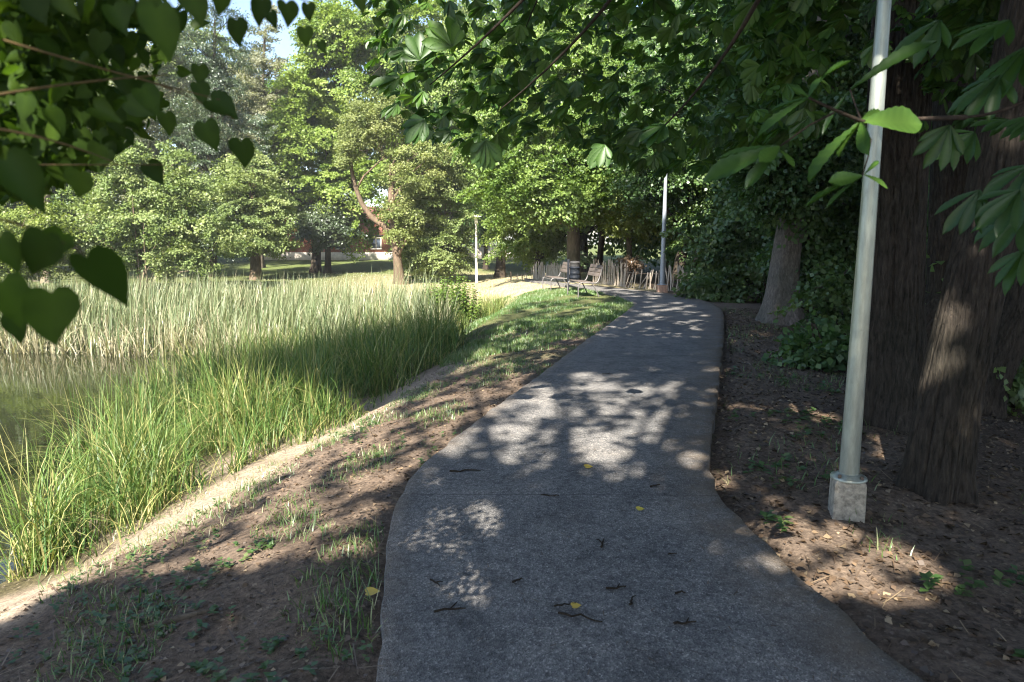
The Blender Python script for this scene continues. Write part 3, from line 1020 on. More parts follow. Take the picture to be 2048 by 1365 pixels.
# big lit trunk right of the path
b = tbase(1562, 14.6)
tree('elm_tree', 'flared grey trunk half hidden by foliage at the right path edge', 'tree', b, [[0, 0, 0], rel(b, 1568, 560), rel(b, 1580, 460), rel(b, 1597, 350), rel(b, 1622, 180), rel(b, 1650, 0), rel(b, 1670, -200)], 0.27, 0.18,
     [(cz(b, 1650, 60, 1.5), (2.6, 2.2, 1.6), 0.35), (cz(b, 1600, 230, 1.2), (2.0, 1.6, 1.2), 0.3), (cz(b, 1660, 470, 0.6), (0.9, 0.7, 0.9), 0.25), (cz(b, 1600, 355, -0.9), (0.85, 0.5, 0.6), 0.25), (cz(b, 1600, 250, -0.9), (1.1, 0.5, 0.6), 0.2)], M['mid'], M['bark_elm'],
     405, 210, 0.097, 'diamond', (0.8, 0.7, 0.14), layered=0.7, droop=0.35, limbs=24, seed=41, flare=2.0, nseg=28, rings=40)

# understory bushes on the right
G_UND = 'leafy bushes under the trees on the right'
for k, (px, py, Yd, rx, rz, label, sd) in enumerate([
    (1475, 500, 20.5, 1.5, 1.3, 'leafy bush filling the gap between the leaning trunks and the flared trunk', 61),
             (1440, 575, 19.5, 0.8, 0.45, 'low green bush at the far right bend of the path', 62),
             (1530, 420, 21.0, 1.8, 1.6, 'tall shaded bush behind the flared grey trunk', 63),
             (1690, 610, 12.2, 0.6, 0.55, 'broad-leaved green bush between flared trunk and near lamp post', 64),
             (1640, 700, 9.6, 0.45, 0.2, 'small low sapling on the soil left of the near lamp post', 65),
             (1690, 480, 15.5, 1.3, 1.3, 'dark bush seen just left of the near lamp post', 66),
             (2010, 560, 8.6, 0.7, 0.5, 'dark green bush at the right edge behind the front trunk', 67),
             (2035, 720, 8.0, 0.7, 0.6, 'shadowy low bush at the right edge beside the roots', 68),
             (1960, 330, 11.0, 1.2, 1.2, 'dark bush between the twin trunks at upper right', 69)]):
    b = tbase(px, Yd)
    c = cz(b, px, py)
    lf = 0.13 if Yd > 14 else 0.1
    tree('understory_bush', label, 'bush', b, [[0, 0, 0], c * np.array([0.5, 0.5, 0.5]), c], 0.035, 0.015,
         [(c, (rx, rx * 0.8, rz), 1.0)], M['mid'], M['bark_dark'], int(40 + 45 * rx * rz), 90, lf, 'diamond', (0.55, 0.45, 0.1), G_UND, layered=0.7, droop=0.35, limbs=14, seed=sd, shell=0.4)

# forest wall behind, right: shared crowns, each tree its own object
FOREST = [(9, 27, 12), (13, 31, 14), (17, 26, 13), (12, 21, 12), (17, 18, 13), (21, 22, 14), (25, 30, 15), (9, 35, 14), (4, 40, 17), (15, 12.5, 12), (20, 12, 13), (12.5, 15.5, 10), (28, 20, 14), (30, 40, 16), (20, 42, 16), (11, 47, 19), (2, 54, 22)]
FOREST_L = ['tall tree', 'crowded tree', 'dense tree', 'leafy tree', 'shaded tree', 'broad tree']
fmesh = []
for k in range(3):
    r = np.random.default_rng(300 + k)
    tb, lv = MB(), MB()
    q, rad = trunk_mesh(tb, r, [[0, 0, 0], [0.1, 0, 3], [0.3, 0.2, 6], [0.3, 0.1, 9]], 0.24, 0.1, 1.4, 10, seed=k)
    for cc, rr, n in (((0, 0, 8.0), (3.4, 3.4, 3.2), 230), ((0, 0, 3.6), (2.8, 2.8, 2.4), 190)):
        p, d = crown_tips(r, n, *rr, 310 + k, 0.5, 0.3)
        add_leaves(lv, r, p + np.array(cc), d, 120, 1.2, 1.0, 0.18, 0.16, 'diamond', 0.7, 0.3)
        for t in r.choice(n, 14, False):
            tip = p[t] + np.array(cc)
            p0 = q[int(np.argmin(np.abs(q[:, 2] - tip[2] * 0.7)))]
            tb.tube(curve(p0, (p0 + tip) / 2 + np.array([0, 0, .3]), tip, 6), np.linspace(0.08, 0.012, 6), 5, cap=False)
    fmesh.append((tb.mesh('forest_trunk', M['bark_dark'], True), lv.mesh('forest_crown', M['mid'])))
WORDS = ['behind the flared trunk', 'deep behind the right bushes', 'far right beyond the cedars', 'behind the dark leaning trunks', 'in the gloom right of the flared trunk', 'at the right behind the near lamp post', 'in the far back of the grove', 'beyond the blue lamp', 'beyond the broad hornbeam', 'behind the twin cedar trunks', 'at the far right edge', 'between the flared trunk and the cedars', 'rightmost in the back of the grove', 'farthest right of the grove', 'far behind the paling fence at right', 'far behind the blue lamp', 'far beyond the bench hornbeam']
for k, (x, y, h) in enumerate(FOREST):
    e = empty('forest_tree', (x, y, gz(x, y) - 0.1), k * 1.7)
    tag(e, 'dark green grove tree standing ' + WORDS[k], 'tree', 'trees of the dark grove on the right')
    s_ = h / 11.0
    e.scale = (s_, s_, s_)
    for nm, me in zip(('trunk', 'crown'), fmesh[k % 3]):
        o = bpy.data.objects.new(nm, me)
        COL.objects.link(o)
        o.parent = e
FARL = [(-34, 46, 18), (-27, 58, 19), (-21, 68, 18), (-42, 38, 16), (-8, 74, 24), (-38, 60, 22), (-50, 52, 20)]
FW = ['behind the slim trunks at the left edge', 'behind the left reeds farthest back', 'behind the dark blue-green tree', 'leftmost beyond the pond', 'behind the great maple', 'in the second row at far left', 'farthest left in the back row']
pal = fmesh[0][1].copy()
pal.materials[0] = M['pale']
for k, (x, y, h) in enumerate(FARL):
    e = empty('distant_tree', (x, y, gz(x, y) - 0.1), k * 1.3)
    tag(e, 'distant tree with a full crown ' + FW[k], 'tree', 'distant trees behind the pond')
    s_ = h / 11.0
    e.scale = (s_, s_, s_)
    for nm, me in (('trunk', fmesh[k % 3][0]), ('crown', pal if k % 2 else fmesh[1][1])):
        o = bpy.data.objects.new(nm, me)
        COL.objects.link(o)
        o.parent = e

# ================================================================== cedars at the right


def cedar(label, b, pts, r0, r1, seed, crown=None, flare=1.5, n=180, rings=170, depth=0.24):
    e = empty('cedar_tree', b)
    tag(e, label, 'tree', 'cedar trunks beside the near lamp post')
    r = np.random.default_rng(seed)
    tb = MB()
    pts = np.asarray(pts, float)
    d = np.r_[0, np.cumsum(np.linalg.norm(np.diff(pts, axis=0), axis=1))]
    t = np.linspace(0, d[-1], rings)
    q = np.stack([np.interp(t, d, pts[:, k]) for k in range(3)], 1)
    for _ in range(8):
        q[1:-1] = (q[:-2] + q[1:-1] * 2 + q[2:]) / 4
    rad = np.interp(t / d[-1], [0, 1], [r0, r1]) * (1 + (flare - 1) * np.exp(-t / (r0 * 1.6)))
    nf = mk_noise(seed, 16, 7, 20, 3)
    nl = mk_noise(seed + 1, 8, 0.8, 2.2, 3)
    nb = mk_noise(seed + 2, 16, 14, 34, 3)

    def rid(th, dist):
        a, dd = np.meshgrid(th, dist)
        p = np.stack([np.cos(a), np.sin(a), dd * 0.12 / r0], -1).reshape(-1, 3)
        p2 = np.stack([np.cos(a), np.sin(a), dd * 0.07], -1).reshape(-1, 3)
        lob = nl(p2).reshape(a.shape) * 0.09
        p3 = np.stack([np.cos(a + 0.05 * np.sin(dd * 3)), np.sin(a + 0.05 * np.sin(dd * 3)), dd * 0.22], -1).reshape(-1, 3)
        fine = -(1 - np.abs(np.clip(nf(p3), -1, 1))).reshape(a.shape) ** 3 * depth * 0.42
        fb = (1 - np.abs(np.clip(nb(p3 * np.array([1, 1, 2.5])), -1, 1))).reshape(a.shape) ** 2 * -0.05
        root = np.cos(a * 5 + seed) * 0.2 * np.exp(-dd / (r0 * 1.6))
        return 1.09 + lob + fine + fb + root
    tb.tube(q, rad, n, ridge=rid)
    if crown:
        lv = MB()
        for c, rr, nn in crown:
            p, dd = crown_tips(r, nn, *rr, seed, 0.4, 0.3)
            add_leaves(lv, r, p + np.asarray(c), dd, 90, 0.8, 0.5, 0.15, 0.13, 'narrow', 0.5, 0.6)
            for k in r.choice(nn, min(12, nn), False):
                tip = p[k] + np.asarray(c)
                p0 = q[int(np.argmin(np.abs(q[:, 2] - tip[2])))]
                tb.tube(curve(p0, (p0 + tip) / 2 + np.array([0, 0, 0.2]), tip, 6), np.linspace(0.06, 0.01, 6), 5, cap=False)
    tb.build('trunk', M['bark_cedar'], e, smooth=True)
    if crown:
        lv.build('crown', M['dark'], e)
    return e


def cb(px, py, z):
    g = G(px, py, z)
    return np.array([g[0], g[1], gz(g[0], g[1]) - 0.1])


b = cb(1778, 840, -0.1)
cedar('massive cedar trunk with ribbed bark right behind the near lamp post', b, [[0, 0, 0], rel(b, 1776, 600), rel(b, 1790, 300), rel(b, 1806, 0), rel(b, 1830, -500)], 0.275, 0.215, 401,
      [((0.8, 1.2, 7.5), (2.6, 2.6, 2.2), 150)], flare=1.45)
b = cb(1890, 820, -0.1)
b[1] += 1.5
cedar('dark cedar trunk grown together with the massive one on its right', b, [[0, 0, 0], rel(b, 1895, 600), rel(b, 1905, 300), rel(b, 1915, 0), rel(b, 1930, -500)], 0.23, 0.18, 402,
      [((1, 0.8, 7.8), (2.4, 2.4, 2.0), 120)], flare=1.3)
b = cb(1872, 985, -0.12)
cedar('front cedar trunk leaning right, nearest to the path', b, [[0, 0, 0], rel(b, 1900, 800), rel(b, 1945, 600), rel(b, 1990, 400), rel(b, 2050, 100), rel(b, 2120, -300)], 0.19, 0.15, 403,
      [((1.5, -0.3, 5.8), (1.8, 1.8, 1.6), 60)], flare=1.25)
b = cb(2035, 860, -0.3)
b[1] += 0.8
cedar('dark cedar trunk at the right edge of the view', b, [[0, 0, 0], rel(b, 2040, 600), rel(b, 2040, 300), rel(b, 2030, 0), rel(b, 2020, -400)], 0.2, 0.16, 404, [((0.5, 0.5, 7), (2, 2, 2), 80)])

# ================================================================== shade canopy: unseen crowns, leaves placed along sun rays to cast chosen shade


GAPS = ((1680, 1110, 3.55, 0.4, 0.05), (1600, 1090, 3.62, 0.2, 0.15), (1755, 1160, 3.35, 0.22, 0.2), (1790, 475, 6.0, 0.2, 0.1), (1815, 520, 6.0, 0.12, 0.2), (1870, 680, 6.1, 0.12, 0.2), (1815, 830, 6.1, 0.13, 0.2), (1905, 615, 4.5, 0.12, 0.1), (1885, 720, 4.5, 0.16, 0.3), (1868, 900, 4.5, 0.08, 0.1), (1800, 380, 6.0, 0.22, 0.5), (1735, 560, 4.0, 0.07, 0.1), (1770, 200, 4.0, 0.08, 0.3), (1755, 60, 4.0, 0.1, 0.3), (1790, 245, 1.75, 0.12, 0.0), (1500, 320, 1.72, 0.13, 1.6), (1540, 310, 1.72, 0.035, 0.1), (1640, 330, 1.72, 0.08, 1.2), (1740, 360, 1.72, 0.06, 0.6), (1590, 200, 1.72, 0.08, 1.0), (215, 290, 1.2, 0.12, 0.4), (290, 330, 1.3, 0.08, 0.3), (120, 100, 1.2, 0.1, 0.9), (1745, 50, 6.2, 0.2, 0.3), (1600, 1030, 3.9, 0.15, 0.2))


def tau(x, y):
    """how thickly leaves are set between the sun and this spot, to shade it"""
    lip = lipx(y)
    pl = np.where(y < 16.8, xL(y), 3.0)
    pr = xR(y)
    t = np.zeros_like(x)
    nearm = (y < 19) & (x > lip + 0.05)
    t = np.where(nearm, np.where(y < 3.4, 5.0, 3.8), t)
    onp = (x > pl - 0.2) & (x < pr - 0.3)
    sh_ = (x <= pl - 0.1) & (x > lip)
    t = np.where(nearm & sh_ & (y > 3.35) & (y < 8.0), 0.42, t)
    t = np.where(nearm & sh_ & (y >= 8.0) & (y < 12.5), 0.9, t)
    t = np.where(nearm & sh_ & (y >= 12.5), 0.75, t)
    t = np.where(nearm & onp & (y > 4.7 - 0.35 * (x - 0.3)) & (y < 7.9), 0.62, t)
    t = np.where(nearm & onp & (y >= 7.8) & (y < 8.4), 2.0, t)
    t = np.where(nearm & onp & (y > 11.5), 1.9, t)
    # lit holes
    for (px, py, a, b_, v) in ((940, 1045, 0.30, 0.33, 0.05), (1690, 1105, 0.6, 0.45, 0.05), (1505, 805, 0.3, 0.2, 0.2), (1640, 820, 0.3, 0.3, 0.3), (1450, 945, 0.22, 0.2, 0.2), (1400, 930, 0.2, 0.3, 0.3), (880, 1090, 0.3, 0.2, 0.7)):
        g = G(px, py, 0)
        d2 = ((x - g[0]) / a) ** 2 + ((y - g[1]) / b_) ** 2
        t = np.where(d2 < 1, v, t)
    # gaps that let the sun reach trunks, post and a few leaves
    for (px, py, Yq, a, v) in GAPS:
        q_ = P3(px, py, Yq)
        q_ = q_ - S * (q_[2] / S[2])
        d2 = ((x - q_[0]) ** 2 + ((y - q_[1]) / 1.15) ** 2) / (a * 1.35) ** 2
        t = np.where(d2 < 1, v, t)
    # band of shade across the middle of the sedge
    yl = np.interp(x, [-6, -4.7, -3, -1.4, 0], [10.0, 9.6, 9.0, 8.2, 7.9])
    yh = np.interp(x, [-6.2, -5.4, -3.7, -1.8, 0], [12.2, 13.6, 15.0, 15.4, 15.5])
    t = np.where((x > -6.0) & (x <= lip + 0.05) & (y > yl) & (y < yh), 4.6, t)
    # farther back: mound and far bend, then the grove on the right
    t = np.where((y >= 19) & (y < 22.5) & (x > 2.2) & (x < 5.4), 1.2, t)
    t = np.where((y >= 17) & (y < 23) & (x > 0) & (x <= 2.4), 0.6, t)
    t = np.where((y >= 19) & (y < 24.5) & (x > 4.7), 2.8, t)
    t = np.where((y >= 23.3) & (y < 28.2) & (x > 2.9) & (x < 5.6), 1.3, t)
    t = np.where((y >= 19) & (x > 5.4 + (y - 19) * 0.34), 2.2, t)
    t = np.where((x > 2.6) & (y > 7.0) & (y < 15.5) & (x > pr + 0.5), 4.2, t)
    return t


def canopy(leaves, r, box, n0, leaf, hbase, keepfn=None):
    x = r.uniform(box[0], box[1], n0)
    y = r.uniform(box[2], box[3], n0)
    area = (box[1] - box[0]) * (box[3] - box[2])
    dens = n0 / area
    proj = 0.42 * leaf * leaf * 0.62
    cl = mk_noise(991, 14, 3.0, 11.0)(np.stack([x, y], 1))
    tq = tau(x, y)
    need = tq * np.where(tq > 2.5, np.clip(1.15 + 0.5 * cl, 0.6, 2), np.clip(1 + 0.85 * cl, 0.05, 2.4)) / proj
    keep = r.random(n0) < need / dens
    x, y = x[keep], y[keep]
    n = len(x)
    h = np.maximum(hbase, 0.5 * y + 4.0) + r.random(n) * 4.5
    P = np.stack([x, y, np.zeros(n)], 1) + S[None] * (h / S[2])[:, None]
    D = unit(r.normal(size=(n, 3)) * np.array([1, 1, .5]))
    Nn = unit(S[None] * 0.9 + r.normal(size=(n, 3)) * 0.55)
    leaves.append((P, D, Nn, leaf * r.uniform(0.7, 1.3, n)))
    return n


cl = []
r = np.random.default_rng(555)
canopy(cl, r, (-7, 8, 0.6, 20), 1100000, 0.15, 5.4)
canopy(cl, r, (3, 26, 18, 42), 160000, 0.42, 9.0)
canopy(cl, r, (6.5, 22, 2, 19), 90000, 0.40, 8.0)
P = np.concatenate([c[0] for c in cl]); D = np.concatenate([c[1] for c in cl]); Nn = np.concatenate([c[2] for c in cl]); SC = np.concatenate([c[3] for c in cl])
print('canopy leaves', len(P))
OVER = [('linden_tree', 'linden tree with heart-shaped leaves whose branches hang into the upper left corner', np.array([-2.0, -4.4]), 0.24),
        ('chestnut_tree', 'horse chestnut whose branches hang over the path at upper right', np.array([3.9, -0.6]), 0.3),
        ('shade_tree', 'tall unseen tree on the bank behind the viewer, crown shaped to cast shade', np.array([-11.5, -3.5]), 0.3),
        ('grove_tree', 'tall unseen grove tree, crown shaped to shade the right side of the path', np.array([9.0, 6.0]), 0.3)]
tx = np.array([o[2] for o in OVER])
own = ((P[:, None, :2] - tx[None]) ** 2).sum(2).argmin(1)
OV = {}
for k, (nm, lab, c, r0) in enumerate(OVER):
    z0 = gz(c[0], c[1])
    z0 = max(z0, -0.6)
    e = empty(nm, (c[0], c[1], z0 - 0.1))
    tag(e, lab, 'tree')
    base = np.array([c[0], c[1], z0 - 0.1])
    m = own == k
    tb = MB()
    q, rad = trunk_mesh(tb, r, [[0, 0, 0], [0.05, 0, 2.5], [0.1, 0.1, 4.5], [0.1, 0.1, 6.6]], r0, r0 * 0.5, 1.5, 16, seed=k + 5)
    pts = P[m] - base
    for t in r.choice(len(pts), min(26, len(pts)), False):
        tip = pts[t]
        p0 = q[int(np.argmin(np.abs(q[:, 2] - max(3.0, tip[2] - 0.45 * np.linalg.norm(tip[:2])))))]
        tb.tube(curve(p0, (p0 + tip) / 2 + np.array([0, 0, 0.6]), tip, 8), np.linspace(0.07, 0.006, 8) ** 1.0 * np.linspace(1, 0.5, 8), 6, cap=False)
    lv = MB()
    lv.scatter(DIAMOND[0], DIAMOND[1], pts, D[m], Nn[m], SC[m], np.clip(r.normal(0.5, 0.2, m.sum()), 0, 1))
    OV[nm] = (e, base, tb, lv)

# ------------------------------------------------------------------ linden branches with heart-shaped leaves (upper left)
HEART_L = [[0, 0.0, 0], [-0.13, -0.12, 0.03], [-0.3, -0.13, 0.07], [-0.45, 0.02, 0.1], [-0.5, 0.25, 0.11], [-0.42, 0.5, 0.09], [-0.25, 0.74, 0.05], [-0.08, 0.93, 0.0], [0, 1.08, -0.04]]
hv = np.array([[0, 0, 0], [0, 0.36, -0.03], [0, 0.72, -0.03], [0, 1.08, -0.05],
               [-0.13, -0.12, 0.03], [-0.32, -0.13, 0.07], [-0.47, 0.04, 0.1], [-0.5, 0.28, 0.1], [-0.4, 0.53, 0.08], [-0.22, 0.78, 0.04],
               [0.13, -0.12, 0.03], [0.32, -0.13, 0.07], [0.47, 0.04, 0.1], [0.5, 0.28, 0.1], [0.4, 0.53, 0.08], [0.22, 0.78, 0.04]])
HVT = np.array([.3, .25, .2, .1] + [.1, -.1, .08, -.12, .06, -.12] * 2)
hf_ = [[0, 4, 5, 6], [0, 6, 7, 1], [1, 7, 8, 2], [2, 8, 9, 3], [0, 12, 11, 10], [0, 1, 13, 12], [1, 2, 14, 13], [2, 3, 15, 14]]
e, base, tb, _lv = OV['linden_tree']
lind = MB()
lbr = MB()
r = np.random.default_rng(42)


def place_heart(px, py, wpx, dep, roll=0.0, facing=0.9):
    """small-leaved linden: leaves about 5 cm wide"""
    dep = dep * 0.58
    wpx = wpx * 0.86
    c = P3(px, py, dep)
    size = wpx / F * dep * 1.02
    tocam = unit(np.array([0, 0, CAMZ]) - c)
    nrm = unit(tocam * facing + r.normal(size=3) * (1 - facing) * 0.9 + np.array([0, 0, 0.2]))
    d = unit(np.array([math.sin(roll), 0.1, -math.cos(roll)]))
    p = c - d * size * 0.45
    h2 = hv + np.stack([0.05 * np.sin(hv[:, 1] * 5 + r.uniform(0, 6)), np.zeros(16), np.abs(hv[:, 0]) * r.uniform(-0.25, 0.5) - hv[:, 1] ** 2 * r.uniform(0, 0.25)], 1)
    lind.scatter(h2, hf_, (p - base)[None], d[None], nrm[None], np.array([[size * r.uniform(0.8, 1.02), size * r.uniform(0.92, 1.1), size]]), np.array([r.uniform(0.1, 0.85)]), HVT)
    return p


hand = [(475, 62, 46, 2.1, 0.1), (521, 22, 52, 2.1, -0.2), (576, 28, 46, 2.0, 0.0), (617, 25, 34, 2.1, 0.1), (611, 74, 38, 2.0, 0.1), (645, 94, 26, 2.2, 0.5), (400, 150, 40, 2.2, 0.0), (403, 188, 46, 2.2, 0.2), (335, 246, 44, 2.0, 0), (420, 272, 62, 1.9, 0.3), (448, 214, 66, 1.9, 1.0), (487, 306, 56, 2.0, 0.0), (325, 60, 96, 1.3, 0.1), (240, 40, 62, 1.7, 0.4), (300, 200, 60, 1.7, 0.6), (275, 215, 50, 1.9, 1.1), (310, 345, 46, 2.2, 0.6), (160, 370, 60, 1.8, -0.3), (45, 360, 110, 1.3, 0.5), (390, 10, 60, 1.9, 0.2), (440, 5, 50, 2.0, -0.2), (720, 5, 40, 2.2, 0.2), (545, 40, 34, 2.2, 0.3),
        (103, 630, 116, 1.2, -0.05), (80, 505, 100, 1.2, -0.5), (22, 600, 100, 1.25, 0.2), (15, 505, 80, 1.2, 0.3), (110, 490, 80, 1.25, -0.7), (30, 655, 60, 1.4, 0.2)]
bp_ = []
for h_ in hand:
    bp_.append(place_heart(*h_))
# the leaf seen nearly edge-on
c = P3(215, 565, 1.25)
lind.scatter(hv, hf_, (P3(175, 515, 0.72) - base)[None], unit(np.array([0.55, 0.05, -0.75]))[None], unit(np.array([0.75, -0.35, 0.5]))[None], np.array([0.06]), np.array([0.4]))
# dense mass
for k in range(1900):
    px = abs(r.normal(0, 1)) * 165 - 40
    py = r.uniform(-150, 400)
    lim = np.interp(px, [-40, 60, 130, 250, 330, 420, 520, 640], [400, 395, 350, 300, 235, 110, 40, -10])
    if py > lim or (340 < px and r.random() < 0.5):
        continue
    dep = r.uniform(1.9, 3.6)
    place_heart(px, py, r.uniform(0.05, 0.085) * F / dep, dep, r.normal(0, 0.8), 0.35)
for k in range(70):
    px = r.uniform(60, 900)
    py = r.uniform(-420, -20)
    dep = r.uniform(1.7, 3.0)
    place_heart(px, py, r.uniform(0.075, 0.115) * F / dep, dep, r.normal(0, 0.6), 0.4)
# hanging twigs
for (a, b2, c2, r0) in (((-60, 60), (200, 140), (440, 200), 0.007), ((-60, 200), (150, 160), (340, 150), 0.008), ((300, -150), (420, -60), (620, 5), 0.007), ((-80, 250), (80, 260), (240, 330), 0.008), ((-60, 430), (60, 440), (170, 510), 0.006), ((250, 150), (340, 170), (470, 240), 0.005), ((-50, 330), (120, 330), (330, 330), 0.005)):
    dd = 1.9 if r0 < 0.0075 else 1.8
    if a[1] > 400: dd = 1.25
    dd *= 0.58
    cv = curve(P3(a[0], a[1], dd) - base, P3(b2[0], b2[1], dd) - base, P3(c2[0], c2[1], dd) - base, 14)
    lbr.tube(cv, np.linspace(r0 * 0.33, 0.0008, 14), 6, cap=False)
# boughs from the trunk to the twigs
for (a, rr0) in (((-60, 60), 0.03), ((-60, 200), 0.03), ((300, -150), 0.028), ((-80, 250), 0.025), ((-60, 430), 0.02)):
    dd = (1.25 if a[1] > 400 else 1.85) * 0.58
    p2 = P3(a[0], a[1], dd) - base
    p0 = np.array([0.1, 0.1, 3.4])
    lbr.tube(curve(p0, (p0 + p2) / 2 + np.array([-0.6, 0, 0.9]), p2, 14), np.linspace(0.05, 0.005, 14), 8, cap=False)
tb.build('trunk', M['bark_grey'], e, smooth=True)
_lv.build('crown', M['shade'], e)
lbr.build('branch', M['twig_green'], e, smooth=True)
lind.build('leaves', M['linden'], e)

# ------------------------------------------------------------------ horse chestnut branches with palmate leaves
e, base, tb, _lv = OV['chestnut_tree']
ch, cbr = MB(), MB()
r = np.random.default_rng(77)
nseg_ = 17
ll = np.linspace(0, 1, nseg_)
ww = np.interp(ll, [0.0, 0.2, 0.4, 0.58, 0.74, 0.9, 1.0], [0.03, 0.10, 0.17, 0.215, 0.225, 0.14, 0.0])
tvl = []
for k in range(nseg_):
    w_ = ww[k] * (1.025 if k % 2 else 0.975)
    zz_ = 0.24 * w_ + (0.008 if k % 2 else -0.008) * (w_ > 0.05)
    sag = -0.12 * ll[k] ** 2
    tvl += [[0, ll[k], sag - 0.015], [-w_, ll[k] + 0.03, sag + zz_], [w_, ll[k] + 0.03, sag + zz_]]
tvl[-3][1] = tvl[-2][1] = tvl[-1][1] = 1.05
tvl = np.array(tvl)
LVT = np.concatenate([[0.28, 0.09 * (-1) ** k, 0.09 * (-1) ** k] for k in range(nseg_)])
tfl = []
for k in range(nseg_ - 1):
    a, b2 = 3 * k, 3 * k + 3
    tfl += [[a, b2, b2 + 1, a + 1], [a, a + 2, b2 + 2, b2]]


def palmate(c, axis, nrm, L, n=7, droop=0.5, tint=None, wide=0.85):
    """one compound leaf: leaflets spread from the end of the stalk"""
    axis, nrm = unit(axis), unit(nrm)
    side = unit(np.cross(axis, nrm))
    nrm = np.cross(side, axis)
    t = r.uniform(0.2, 0.8) if tint is None else tint
    for k in range(n):
        a = (k - (n - 1) / 2) * (2.3 / n) * 1.1
        d = axis * math.cos(a) + side * math.sin(a)
        d = unit(d - np.array([0, 0, droop]) + r.normal(size=3) * 0.08)
        s_ = L * (1.0 - 0.45 * (abs(a) / 1.3) ** 1.5) * r.uniform(0.9, 1.08)
        nn = unit(nrm + side * math.sin(a) * 0.3 + r.normal(size=3) * 0.15)
        ch.scatter(tvl, tfl, (c - base)[None], d[None], nn[None], np.array([[s_ * wide, s_, s_]]), np.array([np.clip(t + r.normal(0, 0.08), 0, 1)]), LVT)


# overhanging mass, middle top
cnt = 0
while cnt < 1800:
    px = r.uniform(740, 2150)
    py = r.uniform(-70, 360)
    low = np.interp(px, [740, 760, 830, 900, 1000, 1100, 1200, 1300, 1400, 1500, 1600, 1800, 2150], [120, 170, 250, 285, 290, 270, 300, 330, 340, 320, 270, 240, 240])
    if py > low:
        continue
    if px < 1000 and py < 100 and r.random() < 0.55:
        continue
    if px > 1150 and 60 < py < 230 and r.random() < 0.25:
        continue
    Yd = r.uniform(5.8, 10.5)
    if px > 1500: Yd = r.uniform(4.6, 6.5)
    if 1700 < px < 1850 and py > -20 and r.random() < 0.6:
        continue
    if px > 1640 and py > 120 and (px < 1840 or py > 270 or r.random() < 0.4):
        continue
    c = P3(px, py, Yd)
    if any(np.linalg.norm(np.cross(c - P3(g_[0], g_[1], g_[2]), S)) < g_[3] * 1.2 + 0.13 and (c - P3(g_[0], g_[1], g_[2])) @ S > 0 for g_ in GAPS if g_[4] < 0.4):
        continue
    axis = np.array([r.normal(-0.4, 0.7), r.normal(-0.1, 0.6), r.uniform(-0.7, 0.1)])
    palmate(c, axis, np.array([r.normal(0, .45), r.normal(-0.25, .45), 0.8]), r.uniform(0.12, 0.2), r.integers(5, 8), r.uniform(0.05, 0.6))
    cnt += 1
# leaves that can be picked out one by one
for (px, py, Yd, ax, nn, L) in ((800, 155, 4.6, (-0.9, 0, -0.2), (0.1, -0.7, 0.6), 0.2), (840, 120, 4.6, (-0.1, 0, 0.8), (0, -0.9, 0.3), 0.17), (850, 240, 4.6, (-0.7, 0, -0.6), (0.2, -0.7, 0.6), 0.18), (970, 280, 4.7, (0, 0, -1), (0, -0.9, 0.4), 0.2), (905, 95, 4.2, (-0.3, 0, 0.5), (0, -0.8, 0.4), 0.2),
                                (1330, 250, 4.4, (-0.6, -0.1, -0.3), (0, -0.5, 0.8), 0.2), (1210, 290, 5.0, (-0.5, 0, -0.7), (0, -0.6, 0.6), 0.18)):
    palmate(P3(px, py, Yd), np.array(ax, float), np.array(nn, float), L, 7, 0.15)
# near twig before the lamp post
tw = [P3(1930, 235, 2.1), P3(1850, 238, 1.95), P3(1722, 243, 1.72), P3(1668, 220, 1.72), P3(1617, 196, 1.72)]
cbr.tube(np.array(tw) - base, [0.008, 0.006, 0.005, 0.004, 0.003], 8)
st = [P3(1668, 226, 1.72), P3(1620, 250, 1.72), P3(1560, 293, 1.72)]
cbr.tube(np.array(st) - base, [0.003, 0.0022, 0.002], 6)


def leaflet(px, py, px2, py2, Yd, dY, nrm, tint, width=1.0):
    a, b2 = P3(px, py, Yd), P3(px2, py2, Yd + dY)
    d = b2 - a
    L = np.linalg.norm(d)
    ch.scatter(tvl, tfl, (a - base)[None], unit(d)[None], unit(np.array(nrm, float))[None], np.array([[L * width, L, L]]), np.array([tint * 0.8]), LVT)


